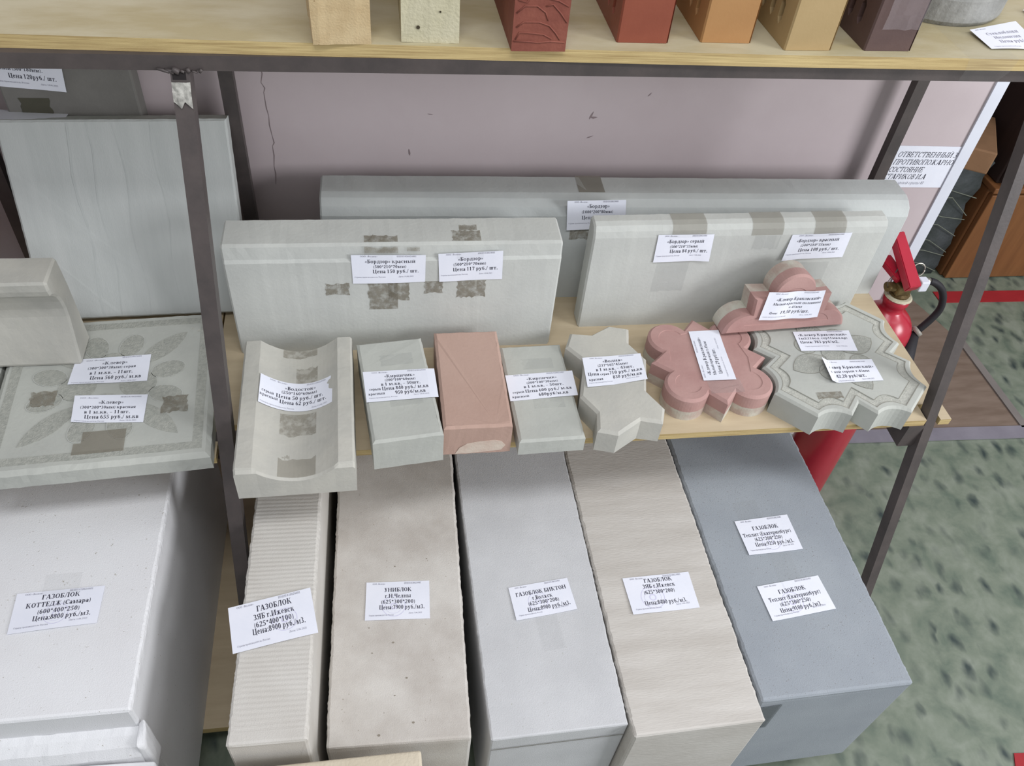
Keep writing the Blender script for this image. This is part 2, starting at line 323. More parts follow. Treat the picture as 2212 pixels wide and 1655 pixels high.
# ------------------------------------------------------------------ price tags
def tag(corners, lines, label, curl=None, stamp=None, nrm=None, name='price_tag', fine=True, cat='price tag', lift=.0006, italic=0, tapes=(), torn=0, nu=18):
    TL, TR, BR, BL = [Vector(c) for c in corners]
    n = Vector(nrm) if nrm else ((TR-TL).cross(TL-BL)).normalized()
    ctr = (TL+TR+BR+BL)/4; Wd = (TR-TL).length; Hd = (BL-TL).length
    seed = sum(map(ord, label)) % 97
    def P(u, v, e=0):
        p = (TL*(1-u)+TR*u)*(1-v)+(BL*(1-u)+BR*u)*v
        z = lift+e+(curl(u, v) if curl else .0006*(1+math.sin(u*5+seed))*v)
        return p+n*z-ctr
    nv = 8; vs = []; fs = []
    for e in (0, .00025):
        for j in range(nv+1):
            for i in range(nu+1): vs.append(P(i/nu, j/nv, e))
    k = (nu+1)*(nv+1); q = lambda i, j: j*(nu+1)+i
    for j in range(nv):
        for i in range(nu):
            a = (q(i, j), q(i+1, j), q(i+1, j+1), q(i, j+1)); fs.append(a); fs.append(tuple(k+x for x in a[::-1]))
    brd = [q(i, 0) for i in range(nu)]+[q(nu, j) for j in range(nv)]+[q(i, nv) for i in range(nu, 0, -1)]+[q(0, j) for j in range(nv, 0, -1)]
    for a, b in zip(brd, brd[1:]+brd[:1]): fs.append((a, b, k+b, k+a))
    o = mk(name, vs, fs, M_paper, loc=ctr, smooth=False, label=label, cat=cat)
    def ink(nm, items, material, e):
        V = []; F = []
        for (txt, u0, u1, vb, hh) in items:
            pol, wd = typeset(txt, italic)
            for pg in pol:
                b = len(V); V.extend(P(u0+(u1-u0)*x/wd, vb-hh*y, e) for x, y in pg); F.append(tuple(range(b, b+len(pg))))
        if V:
            me = bpy.data.meshes.new(nm); me.from_pydata([tuple(v) for v in V], [], F); me.materials.append(material)
            c = bpy.data.objects.new(nm, me); COL.objects.link(c); c.parent = o
            if nm == 'fine_print': c['kind'] = 'stuff'
    for ln_ in lines: ink('text_line', [ln_], M_ink, .00045)
    if fine: ink('fine_print', fine if isinstance(fine, (list, tuple)) else [('ООО «Волна»', .12, .34, .075, .04), ('ИНН1838024481', .62, .88, .065, .045), ('Страна производитель: Россия', .04, .43, .9, .035), ('Дата: 14.06.2021', .66, .88, .88, .035)], M_inkf, .00045)
    if stamp:
        su, sv, sr = stamp; V = []; F = []; rx, ry = sr/Wd, sr/Hd
        for (ra, rb) in ((1, .94), (.72, .69), (.3, .2)):
            for i in range(28):
                b = len(V)
                for (aa, rr_) in ((i, ra), (i+1, ra), (i+1, rb), (i, rb)):
                    t = 2*math.pi*aa/28; V.append(P(su+rx*rr_*math.cos(t), sv+ry*rr_*math.sin(t), .00035))
                F.append((b, b+1, b+2, b+3))
        me = bpy.data.meshes.new('stamp'); me.from_pydata([tuple(v) for v in V], [], F); me.materials.append(M_stamp)
        c = bpy.data.objects.new('stamp', me); COL.objects.link(c); c.parent = o
    for (u0, u1, v0, v1) in tapes:
        V = []; F = []; a, b = 4, 6
        for j in range(b+1):
            for i in range(a+1): V.append(P(u0+(u1-u0)*i/a, v0+(v1-v0)*j/b, .0007 if 0 <= v0+(v1-v0)*j/b <= 1 else -.0003))
        for j in range(b):
            for i in range(a): F.append((j*(a+1)+i, j*(a+1)+i+1, (j+1)*(a+1)+i+1, (j+1)*(a+1)+i))
        me = bpy.data.meshes.new('clear_tape'); me.from_pydata([tuple(v) for v in V], [], F); me.materials.append(M_tapec)
        c = bpy.data.objects.new('clear_tape', me); COL.objects.link(c); c.parent = o
    return o

# ================================================================== THE ROOM
WY = .462
# floor: mottled green linoleum
def floor_mat():
    M = bpy.data.materials.new('mottled_linoleum'); M.use_nodes = True; N = M.node_tree.nodes; L = M.node_tree.links; b = N['Principled BSDF']
    b.inputs['Roughness'].default_value = .45
    tc = N.new('ShaderNodeTexCoord'); mp = N.new('ShaderNodeMapping'); L.new(tc.outputs['Object'], mp.inputs[0]); mp.inputs['Rotation'].default_value = (0, 0, R(50)); mp.inputs['Scale'].default_value = (1.45, .85, 1)
    nz = N.new('ShaderNodeTexNoise'); nz.inputs['Scale'].default_value = 14; nz.inputs['Detail'].default_value = 3; L.new(mp.outputs[0], nz.inputs['Vector'])
    ad = N.new('ShaderNodeMix'); ad.data_type = 'VECTOR'; ad.inputs[0].default_value = .06; L.new(mp.outputs[0], ad.inputs[4]); L.new(nz.outputs['Color'], ad.inputs[5])
    vo = N.new('ShaderNodeTexVoronoi'); vo.feature = 'SMOOTH_F1'; vo.inputs['Smoothness'].default_value = .3; vo.inputs['Scale'].default_value = 23; vo.inputs['Randomness'].default_value = 1; L.new(ad.outputs[1], vo.inputs['Vector'])
    r1 = N.new('ShaderNodeValToRGB'); e = r1.color_ramp.elements; e[0].position = .1; e[0].color = (1, 1, 1, 1); e[1].position = .48; e[1].color = (0, 0, 0, 1); L.new(vo.outputs['Distance'], r1.inputs[0])
    sel = N.new('ShaderNodeSeparateColor'); L.new(vo.outputs['Color'], sel.inputs[0])
    r2_ = N.new('ShaderNodeValToRGB'); r2_.color_ramp.elements[0].position = .15; r2_.color_ramp.elements[1].position = .7; L.new(sel.outputs[0], r2_.inputs[0])
    mu = N.new('ShaderNodeMath'); mu.operation = 'MULTIPLY'; L.new(r1.outputs[0], mu.inputs[0]); L.new(r2_.outputs[0], mu.inputs[1])
    n2 = N.new('ShaderNodeTexNoise'); n2.inputs['Scale'].default_value = 15; n2.inputs['Detail'].default_value = 5; n2.inputs['Roughness'].default_value = .6; n2.inputs['Distortion'].default_value = .3; L.new(tc.outputs['Object'], n2.inputs['Vector'])
    r3 = N.new('ShaderNodeValToRGB'); q = r3.color_ramp.elements; q[0].position = .3; q[0].color = lin((92, 105, 92)); q[1].position = .7; q[1].color = lin((134, 141, 128))
    q.new(.5).color = lin((116, 125, 110)); L.new(n2.outputs['Fac'], r3.inputs[0])
    mx = N.new('ShaderNodeMix'); mx.data_type = 'RGBA'; L.new(mu.outputs[0], mx.inputs[0]); L.new(r3.outputs[0], mx.inputs[6]); mx.inputs[7].default_value = lin((52, 64, 62))
    L.new(mx.outputs[2], b.inputs['Base Color']); return M
M_floor = floor_mat()
M_brown = mat('brown_linoleum', (128, 112, 100), (112, 96, 84), scale=8, rough=.5, bump=0, stretch=(1, 5, 1))
def structure(name, mb, material, **k): o = mb.build(name, material, **k); o['kind'] = 'structure'; return o
fl = structure('floor', MB().box((-2.5, -3.2, FLOOR-.05), (4.2, 3.2, FLOOR)), M_floor)
# brown linoleum inset of the passage, lying over the green one
bl = [(.0, WY), (.0, .455), (1.60, .44), (1.63, .44), (1.62, .76), (1.60, 1.1), (1.05, 1.1), (1.05, WY)]
mb = MB(); mb.prism([(1.045, .43), (1.62, .425), (1.617, .76), (1.46, 1.25), (1.05, 1.25)], FLOOR, FLOOR+.002); mb.build('brown_linoleum', M_brown, fl)
mb = MB(); mb.prism([(1.64, .94), (2.6, .925), (2.6, .975), (1.64, .99)], FLOOR, FLOOR+.0025); mb.build('red_floor_stripe', mat('red_paint', (158, 38, 44), (146, 34, 40), rough=.6, bump=0), fl)
mb = MB(); mb.prism([(1.085, -.42), (1.3, -.44), (1.3, -.36), (1.12, -.345)], FLOOR, FLOOR+.0025); mb.build('red_floor_stripe', MATS['red_paint'], fl)
M_strip = mat('threshold_metal', (150, 146, 156), (136, 132, 142), rough=.4, metal=.3, bump=0)
def bar(p, q, w_, h_):
    p, q = Vector(p), Vector(q); d = (q-p).normalized(); n_ = Vector((-d.y, d.x))*w_/2
    return MB().prism([tuple(p-n_), tuple(q-n_), tuple(q+n_), tuple(p+n_)], FLOOR+.002, FLOOR+h_)
structure('trim_2', bar((1.0, .445), (1.64, .425), .04, .006), M_strip)
structure('trim_3', bar((1.622, .44), (1.614, .80), .022, .006), mat('threshold_grey', (128, 122, 118), rough=.5, bump=0))
# walls
wall = structure('wall_back', MB().box((-2.5, WY, FLOOR), (1.04, WY+.12, 2.3)), M_wall)
structure('wall_side', MB().box((.98, WY+.121, FLOOR), (1.04, 2.9, 2.3)), M_wall)
structure('wall_far', MB().box((1.041, 2.9, FLOOR), (4.2, 3.0, 2.3)), mat('far_wall', (150, 128, 112), rough=.9, bump=0))
mb = MB(); mb.prism([(1.026, WY-.004), (1.05, WY-.004), (1.05, WY+.03), (1.046, WY+.03), (1.046, WY), (1.026, WY)], FLOOR, 2.3); structure('trim_1', mb, M_white)
# crack and scuffs of the plaster
cr = [(-.204, .40), (-.2035, .368), (-.206, .357), (-.2055, .345), (-.209, .331), (-.2045, .322), (-.207, .315), (-.2065, .290), (-.2045, .275), (-.2055, .26), (-.2035, .24), (-.202, .228), (-.2055, .222), (-.205, .205), (-.2075, .185), (-.2065, .17), (-.209, .15)]
vs = []; fs = []
for i, (x, z) in enumerate(cr): wv = .0003+.0004*(i % 2); vs += [(x-wv, WY-.0004, z), (x+wv, WY-.0004, z)]
fs = [(2*i, 2*i+1, 2*i+3, 2*i+2) for i in range(len(cr)-1)]
mk('crack', vs, fs, mat('crack_dark', (140, 126, 127), bump=0), wall)
for i, (x, z, a, ln, wd) in enumerate([(.317, .28, 1.2, .016, .003), (.322, .276, .1, .012, .004), (.049, .28, -.1, .01, .0015), (.015, .211, 1.7, .013, .003), (.41, .318, .9, .009, .0018), (.32, .24, .4, .012, .002)]):
    d = Vector((math.cos(a), 0, math.sin(a)))*ln/2; q = Vector((-math.sin(a), 0, math.cos(a)))*wd/2; c = Vector((x, WY-.0004, z))
    mk('scuff', [c-d, c-d*.3-q, c+d*.5-q*.6, c+d, c+d*.4+q*.7, c-d*.5+q], [(0, 1, 2, 3, 4, 5)], mat('scuff_grey', (150, 134, 136), bump=0), wall)

# ================================================================== THE RACK
UZ = .533
rack = empty('display_rack', (.3, .2, FLOOR), label='dark welded steel tube rack that carries the plywood shelves', cat='rack')
RL = Vector((.3, .2, FLOOR))
def tubepost(name, top, bot, w_=.026, d_=.026):
    t_, b_ = Vector(top)-RL, Vector(bot)-RL; vs = []
    for c in (b_, t_): vs += [c, c+Vector((w_, 0, 0)), c+Vector((w_, d_, 0)), c+Vector((0, d_, 0))]
    return mk(name, vs, [(0, 3, 2, 1), (4, 5, 6, 7), (0, 1, 5, 4), (1, 2, 6, 5), (2, 3, 7, 6), (3, 0, 4, 7)], M_steel, rack)
tubepost('post', (-.265, .1575, UZ-.0335), (-.296, -.181, FLOOR), .021, .024)
tubepost('post', (.828, .138, UZ-.0335), (.828, -.160, FLOOR), .017, .022)
tubepost('post', (-.263, .42, .4995), (-.263, .42, FLOOR), .021, .017)
tubepost('post', (.8485, .42, .4995), (.8485, .42, FLOOR), .0215, .017)
tubepost('post', (-.628, .42, .4995), (-.628, .42, FLOOR), .021, .017)
def rail(name, a, b):
    return MB().box(tuple(Vector(a)-RL), tuple(Vector(b)-RL)).build(name, M_steel, rack)
rail('rail', (-.75, .1585, UZ-.0335), (.885, .182, UZ-.0157)); 
rail('rail', (-.75, .43, UZ-.0335), (.885, .455, UZ-.0157))
rail('rail', (.800, .02, -.038), (.826, .44, -.0125)); rail('rail', (-.30, .06, -.038), (-.274, .44, -.0125)); rail('rail', (-.70, .395, -.038), (.86, .418, -.0125))
rail('rail', (-.30, .0, -.553), (-.275, .44, -.528)); rail('rail', (.842, .0, -.553), (.867, .44, -.528))
mb = MB(); mb.prism([(.800, -.002), (.828, -.002), (.828, .05), (.800, .05)], -.062, -.0125); mk('gusset', [v-RL for v in mb.v], mb.f, M_steel, rack)
# weld and crumpled foil tape on the left post
mb = MB()
for i in range(7): mb.tube([(-.278+.008*i, .1575+.001*math.sin(i*2), UZ-.031-.002*(i % 2)), (-.266+.0055*i, .1565, UZ-.0345)], .0018+.0009*(i % 3), 7)
mk('weld_bead', [v-RL for v in mb.v], mb.f, M_steel, rack, smooth=True)
def on_post(u, z, e):   # point on the front face of the front left post
    k = (UZ-.0335-z)/(UZ-.0335-FLOOR); return Vector((-.265-.031*k+.021*u, .1575-.3385*k-e, z))-RL
mk('tube_mouth_shade', [on_post(.1, .4985, .0004), on_post(.8, .4985, .0004), on_post(.8, .4905, .0004), on_post(.1, .4905, .0004)], [(0, 1, 2, 3)], M_dark, rack)  # flat dark quad, painted as the shade inside the open tube
rng = random.Random(3); vs = []; fs = []
rows = [(.0, .4885), (.0, .483), (.0, .478), (.0, .473), (.0, .468)]
for j, (_, z) in enumerate(rows):
    for i in range(6):
        zz = z-(.0035*((i*7) % 3) if j == 4 else 0); vs.append(on_post(i/5*.98+.01, zz, .0012+rng.uniform(0, .0016)))
for j in range(4):
    for i in range(5): fs.append((j*6+i, j*6+i+1, j*6+i+7, j*6+i+6))
mk('foil_tape', vs, fs, mat('foil_tape', (206, 204, 196), (150, 148, 142), scale=120, rough=.3, metal=.2, bump=.3), rack)

# plywood boards
def board(name, poly, z, th, label, material=M_ply, edge=M_plyedge):
    n = len(poly); mb = MB(); mb.prism(poly, -th, 0)
    fm = [0, 0]+[1]*n
    c = Vector((sum(p[0] for p in poly)/n, sum(p[1] for p in poly)/n, z))
    o = mk(name, [(v.x-c.x, v.y-c.y, v.z) for v in mb.v], mb.f, [material, edge], loc=c, fm=fm, label=label, cat='shelf board'); return o
board('shelf_board', [(-.78, .1735), (-.43, .1690), (-.16, .1620), (.124, .1575), (.4366, .1525), (.80, .1520), (.90, .1525), (.90, .455), (-.78, .455)], UZ, .0155, 'worn plywood shelf board at the top carrying the coloured bricks', M_plyw)
board('shelf_board', [(-.252, .0), (.8262, .0), (.8262, .0345), (.8510, .0345), (.8510, .0), (.8705, .0), (.866, .41), (-.30, .41), (-.30, .06), (-.252, .06)], 0, .0125, 'plywood shelf board carrying the kerbs and the row of paving stones')
board('shelf_board', [(-1.0, .0), (-.284, .0), (-.284, .03), (-.303, .032), (-.303, .41), (-1.0, .41)], 0, .0125, 'plywood shelf board carrying the big ornamental tile on the left')
board('shelf_board', [(-1.0, -.18), (.815, -.18), (.815, .41), (-1.0, .41)], -.512, .016, 'low plywood base board under the aerated concrete blocks')
mb = MB()
for x in (-.9, -.45, .0, .45, .745): mb = MB(); mb.bbox((x, -.15, FLOOR), (x+.05, .40, -.5285), .002); mb.build('wooden_bearer', M_ply, label=f'wooden bearer under the low base board, {["far left", "left of the thin sawn block", "below the beige block", "below the sawn cream block", "below the blue-grey block"][[-.9, -.45, .0, .45, .745].index(x)]}', cat='bearer', group='bearers under the base board')

# ================================================================== KERBS
LG = (-.1314, .3357, -.022)
lo_ = extrude_x('kerb_stone', [(0, 0), (.08, 0), (.08, .196), (.075, .2), (.03, .2), (.018, .1965), (.006, .188), (0, .174)], 1.0, M_con2, seg=60, seed=3, loc=(LG[0], LG[1], 0), rz=LG[2], label='long grey kerb stone standing at the back against the pink wall', cat='kerb')
A = (-.2659, .2105, -.0047)
ka = extrude_x('kerb_stone', [(0, 0), (.07, 0), (.07, .2065), (.0665, .21), (.010, .2095), (.0045, .2068), (.003, .186), (0, .181)], .5, M_con, seg=50, seed=4, loc=(A[0], A[1], 0), rz=A[2], label='thick grey kerb stone covered in tape patches, behind the gutter stone', cat='kerb')
B = (.2911, .2477, .0082)
kb = extrude_x('kerb_stone', [(0, 0), (.035, 0), (.035, .205), (.031, .21), (.016, .21), (.007, .207), (.002, .199), (0, .188)], .5, M_con, seg=50, seed=5, loc=(B[0], B[1], 0), rz=B[2], label='thin grey kerb stone with rounded top standing behind the pink clover stones', cat='kerb')
def fpatch(parent, x0, z0, x1, z1, sides, seed, y=-.0002, top=None, material=M_tape, name='tape_patch'):
    pts = jag(x0, z0, x1, z1, sides, seed=seed); plate(name, [(x, y, z) for x, z in pts], (0, -1, 0), .0003, material, parent)
# tape patches on kerb A: local x = world x + .2659 (front face), z height
for i, (x0, z0, x1, z1, sd) in enumerate([(.142, .118, .178, .142, 'brtl'), (.205, .088, .250, .140, 'l'), (.236, .105, .268, .140, 'rb'), (.290, .118, .320, .142, 'brl'), (.340, .108, .386, .142, 'blr')]):
    fpatch(ka, x0, z0, x1, z1, sd, 11+i)
fpatch(ka, .203, .196, .252, .2075, 't', 21, y=.0015); fpatch(ka, .265, .199, .284, .2055, 'r', 22, y=.0018)
def tpatch(parent, x0, y0, x1, y1, z, sides, seed, material=M_tape, name='tape_patch'):
    plate(name, [(x, y, z) for x, y in jag(x0, y0, x1, y1, sides, seed=seed)], (0, 0, 1), .0003, material, parent)
tpatch(ka, .203, .0105, .252, .026, .2098, 't', 23); tpatch(ka, .332, .0105, .376, .036, .2098, 'tl', 24); tpatch(ka, .345, .036, .372, .05, .21, 't', 25)
mk('tape_crease', [(.208, .012, .2104), (.216, .028, .2104), (.2168, .0275, .2110), (.2088, .0115, .2110)], [(0, 1, 2, 3)], M_chrome, ka)
# long kerb: tape over the top and below the tag
tpatch(lo_, .418, .031, .462, .079, .2001, '', 31, material=M_tape2); fpatch(lo_, .405, .128, .452, .152, 'b', 32)
# thin kerb: three tape strips over the rounded top, faint patches below
for i, (x0, x1) in enumerate([(.128, .185), (.262, .316), (.37, .425)]):
    prof = [(.033, .2102), (.016, .2103), (.0068, .2073), (.0017, .1992), (-.0004, .188)]
    vs = [(x0 if k == 0 else x1, y-.0001, z+.0002) for k in (0, 1) for y, z in prof]
    mk('tape_strip', vs, [(j, j+1, 6+j, 5+j) for j in range(4)], M_tape2, kb)
for i, (x0, z0, x1, z1) in enumerate([(.115, .075, .17, .138), (.27, .16, .315, .187), (.355, .06, .42, .13)]): fpatch(kb, x0, z0, x1, z1, 'b', 41+i, material=M_tapec)

FT = [('ООО «Волна»', .12, .35, .07, .055), ('ИНН1838024481', .61, .875, .07, .055), ('Страна производитель: Россия', .03, .45, .79, .045), ('Дата: 14.06.2021', .63, .84, .79, .045)]
tag([(-.0826, .2096, .195), (.0268, .2091, .1929), (.0259, .2091, .1418), (-.0824, .2096, .1411)],
    [('«Бордюр» красный', .18, .86, .28, .125), ('(500*210*70мм)', .29, .735, .45, .1), ('Цена 150 руб./ шт.', .28, .905, .63, .125)],
    'white tag reading 150 roubles, left one on the thick grey kerb stone', fine=FT, tapes=[(.25, .56, -.02, .25)], nrm=(0, -1, 0))
tag([(.0453, .209, .1946), (.1424, .2086, .1988), (.1443, .2086, .1448), (.0475, .209, .142)],
    [('«Бордюр»', .3, .69, .28, .125), ('(500*210*70мм)', .23, .735, .45, .1), ('Цена 117 руб./ шт.', .22, .92, .64, .125)],
    'white tag reading 117 roubles, right one on the thick grey kerb stone', fine=FT, tapes=[(.28, .7, -.02, .2)], nrm=(0, -1, 0))
tag([(.2609, .3255, .2060), (.3573, .3233, .2087), (.3661, .3233, .1515), (.2666, .3255, .149)],
    [('«Бордюр»', .34, .72, .25, .125), ('(1000*200*80мм)', .25, .78, .43, .1), ('Цена 260 руб./ шт.', .25, .94, .64, .125)],
    'white price tag reading 260 roubles on the long grey kerb stone', fine=FT, nrm=(-.022, -1, 0), lift=.001)
tag([(.3959, .2480, .1935), (.489, .2487, .1929), (.4916, .2487, .1415), (.3976, .2480, .1395)],
    [('«Бордюр» серый', .18, .84, .3, .125), ('(500*210*35мм)', .25, .75, .48, .1), ('Цена 84 руб./ шт.', .26, .93, .66, .125)],
    'white tag reading 84 roubles, left one on the thin grey kerb stone', fine=FT, nrm=(.008, -1, 0), curl=lambda u, v: .004*max(0, u-.7)*3*v+.001*v, tapes=[(.2, .75, -.08, .1)])
tag([(.6241, .2498, .1882), (.7287, .2507, .1904), (.7296, .2507, .1406), (.6193, .2498, .1383)],
    [('«Бордюр» красный', .12, .82, .3, .125), ('(500*210*35мм)', .22, .71, .48, .1), ('Цена 108 руб./ шт.', .21, .88, .68, .125)],
    'white tag reading 108 roubles, right one on the thin grey kerb stone', fine=FT, nrm=(.008, -1, 0), curl=lambda u, v: .004*max(0, .3-u)*3*v+.001*v, tapes=[(.2, .75, -.08, .1)])

# ================================================================== ROW OF PAVING STONES
# gutter stone
GX, GW, GL = (-.2455, -.0743, .0148), .16, .25
def chz(x):     # trough section height across x
    a, b = .024, .138
    if x <= a or x >= b: return .06
    t = (x-a)/(b-a)*2-1; return .06-.027*(1-t*t)
xs = [0, .003, .020, .024]+[.024+.114*i/20 for i in range(1, 20)]+[.138, .142, .157, .16]
ys = [0, .004, .006]+[.006+.24*i/30 for i in range(1, 30)]+[.246, .25]
vs = []; fs = []; nx = len(xs)
for j, y in enumerate(ys):
    for i, x in enumerate(xs):
        z = chz(x)-(.004 if i in (0, nx-1) else 0)
        if j == 0: z -= .0065 if z > .055 else .002
        if j == 1 and z > .055: z -= .003
        v = Vector((x, y, z)); v += jit(v, .0004, 90, 2); vs.append(v)
top = len(vs)
for j in range(len(ys)-1):
    for i in range(nx-1): fs.append((j*nx+i, j*nx+i+1, (j+1)*nx+i+1, (j+1)*nx+i))
brd = [i for i in range(nx)]+[j*nx+nx-1 for j in range(1, len(ys))]+[(len(ys)-1)*nx+i for i in range(nx-2, -1, -1)]+[j*nx for j in range(len(ys)-2, 0, -1)]
for b_ in brd: vs.append(Vector((vs[b_].x, vs[b_].y, 0)))
for k in range(len(brd)): fs.append((brd[k], brd[(k+1) % len(brd)], top+(k+1) % len(brd), top+k))
fs.append(tuple(range(top, top+len(brd))))
gut = mk('gutter_stone', vs, fs, M_con3, loc=(GX[0], GX[1], 0), rz=GX[2], label='cream concrete gutter stone with a hollow trough, left end of the shelf row', cat='paving stone')
def gpatch(x0, x1, y0, y1, seed, sides, material=M_tape):   # tape following the trough
    rng = random.Random(seed); V = []; F = []; a = 8
    for i in range(a+1):
        x = x0+(x1-x0)*i/a; V.append((x, y0+(rng.uniform(0, .004) if 'b' in sides else 0), chz(x)+.0004)); V.append((x, y1-(rng.uniform(0, .006) if 't' in sides else 0), chz(x)+.0004))
    F = [(2*i, 2*i+2, 2*i+3, 2*i+1) for i in range(a)]; mk('tape_patch', V, F, material, gut)
gpatch(.055, .106, .004, .038, 1, 't', M_tape2); gpatch(.055, .106, .075, .118, 2, 'b'); gpatch(.075, .107, .178, .213, 3, 'tl'); gpatch(.055, .106, .232, .2495, 4, 'b'); gpatch(.06, .07, .034, .044, 5, 'tb')
GZ = lambda u: chz(.0250+.1030*u)
tag([(-.2210, .1065, 0), (-.1180, .1055, 0), (-.1180, .0505, 0), (-.2210, .0505, 0)],
    [('«Водосток»', .32, .75, .27, .12), ('(250*160*60мм)', .28, .77, .42, .1), ('серый', .03, .18, .57, .1), ('Цена 50 руб./ шт.', .21, .86, .6, .125), ('красный', .01, .235, .72, .1), ('Цена 62 руб./ шт.', .26, .91, .78, .125)],
    'white curved price tag reading 50 and 62 roubles in the gutter stone trough', curl=lambda u, v: GZ(u)+.0006, nrm=(0, 0, 1), nu=48,
    fine=[('ООО «Волна»', .12, .35, .08, .05), ('ИНН1838024481', .62, .9, .08, .05), ('Страна производитель: Россия', .02, .46, .94, .045), ('Дата: 14.06.2021', .7, .93, .93, .045)])
# brick shaped pavers
kw = dict(cat='paving stone')
k60 = slab('paving_brick', .10, .20, .06, .004, M_con4, seed=6, loc=(-.0611, -.0368, 0), rz=.105, label='grey brick-shaped paving stone standing crooked beside the gutter stone', **kw)
red = slab('paving_brick', .10, .20, .06, .004, M_salmon, seed=7, chip=.0008, loc=(.0387, -.0171, 0), rz=.0008, label='salmon-coloured brick-shaped paving stone between the two grey ones', **kw)
plate('bare_patch', [(.018, -.0002, .002), (.035, -.0002, .0015), (.06, -.0002, .003), (.086, -.0002, .006), (.092, -.0002, .016), (.085, -.0002, .026), (.075, -.0002, .029), (.05, -.0002, .027), (.035, -.0002, .024), (.024, -.0002, .015)], (0, -1, 0), .0004, mat('bare_pale_concrete', (206, 192, 178), (198, 176, 162), scale=40, bump=.3), red)
k30 = slab('paving_brick', .10, .20, .03, .004, M_con4, seed=8, loc=(.1492, -.0246, 0), rz=.0255, label='thin grey brick-shaped paving stone right of the salmon one', **kw)
for ob, z in ((k60, .06), (k30, .03)):
    tpatch(ob, .034, .062, .082, .085, z+.0001, '', 51, material=M_tapec); tpatch(ob, .03, .145, .08, .168, z+.0001, 'l', 52, material=M_tapec)
tag([(-.0732, .0999, .06), (.0334, .1025, .06), (.0359, .0431, .06), (-.0682, .0375, .06)],
    [('«Кирпичик»', .29, .71, .235, .1), ('(200*100*60мм)', .29, .715, .36, .085), ('в 1 м.кв. – 50шт.', .23, .775, .505, .1), ('серый', .06, .215, .64, .08), ('Цена 840 руб./ м.кв', .235, .88, .655, .115), ('красный', .04, .265, .79, .08), ('950 руб/м.кв', .41, .83, .81, .115)],
    'white price tag reading 840 and 950 roubles on the crooked grey paver', curl=lambda u, v: .0012*v+(.006*(u-.9)*8 if u > .9 else 0)*-.2)
tag([(.1452, .1096, .03), (.2534, .1145, .03), (.2528, .0609, .03), (.1464, .0551, .03)],
    [('«Кирпичик»', .3, .745, .26, .1), ('(200*100*30мм)', .29, .75, .405, .085), ('в 1 м.кв. – 50шт.', .235, .82, .555, .1), ('серый', .06, .225, .73, .085), ('Цена 600 руб./ м.кв', .245, .93, .735, .115), ('красный', .04, .285, .9, .085), ('680руб/м.кв', .43, .865, .905, .115)],
    'white price tag reading 600 and 680 roubles on the thin grey paver', fine=FT[:2])
# wavy paver
VP = [(.262, .1875), (.2482, .1551), (.2719, .1230), (.2520, .0473), (.2713, .0126), (.2649, -.0226), (.2949, -.0313), (.3352, -.0054), (.3678, -.0133), (.3782, .0155), (.358, .0532), (.3751, .1217), (.3547, .1594), (.3627, .1935), (.3294, .2019), (.2964, .1825)]
VC = (.313, .085); vp = densify([(x-VC[0], y-VC[1]) for x, y in VP], .012)
stack('paving_stone', [(vp, 0), (vp, .02), (vp, .0405), (offset(vp, .0042), .045)], M_con3, chip=.0005, seed=9, loc=(VC[0], VC[1], 0), label='cream wave-shaped interlocking paving stone beside the pink clover stone', cat='paving stone')
tag([(.2699, .1266, .045), (.3668, .1315, .045), (.3638, .073, .045), (.2656, .0616, .045)],
    [('«Волна»', .33, .665, .225, .1), ('(237*105*45мм)', .235, .745, .36, .085), ('в 1 м.кв. – 43шт.', .19, .825, .505, .1), ('Цена', .045, .225, .645, .11), ('серая', .25, .395, .655, .075), ('710 руб./ м.кв', .405, .955, .65, .11), ('красная', .045, .28, .815, .085), ('830 руб/м.кв', .45, .93, .805, .11)],
    'white price tag reading 710 and 830 roubles on the wave-shaped paver', curl=lambda u, v: .0035*abs(u-.45)*(.5+v))
# small pink clover: four lobes, four tips
def clover(n_arc=28, lr=.036, lc=.0525, tip=.097, nx_=.0217, ny_=.0725):
    pts = []
    a0 = math.atan2(-(ny_-lc), nx_-lc)
    for q in range(4):
        seq = []
        c = Vector((lc, -lc)); s_ = math.atan2(-ny_+lc, nx_-lc); e_ = math.atan2(-nx_+lc, ny_-lc)
        if e_ < s_: e_ += 2*math.pi
        seq.append((0, -tip)); 
        for i in range(n_arc+1):
            t = s_+(e_-s_)*i/n_arc; seq.append((c.x+lr*math.cos(t), c.y+lr*math.sin(t)))
        ca, sa = math.cos(q*math.pi/2), math.sin(q*math.pi/2)
        pts += [(x*ca-y*sa, x*sa+y*ca) for x, y in seq]
    return pts
CO = clover(); CI = clover(lr=.021, lc=.0505, tip=.066, nx_=.0337, ny_=.0590)
CX, CY = .4789, .1147
pk = stack('clover_stone', [(CO, 0), (CO, .019), (CO, .041), (offset(CO, .004), .045), (offset(CO, .0042), .0452), (CI, .0452), (offset(CI, .0008), .0442)],
           [M_pink, mat('pale_concrete_base', (196, 194, 182), (178, 160, 150), scale=22, bump=.3, lo=.4, hi=.6)], fm_layers={0: 1, 'bottom': 1}, chip=.0004, seed=10, jl=(1,), loc=(CX, CY, 0), rz=.01, label='pink four-leaf clover paving stone lying flat on the shelf', cat='paving stone')
tpatch(pk, -.02, -.075, .035, -.045, .0453, '', 61, material=M_tapec)
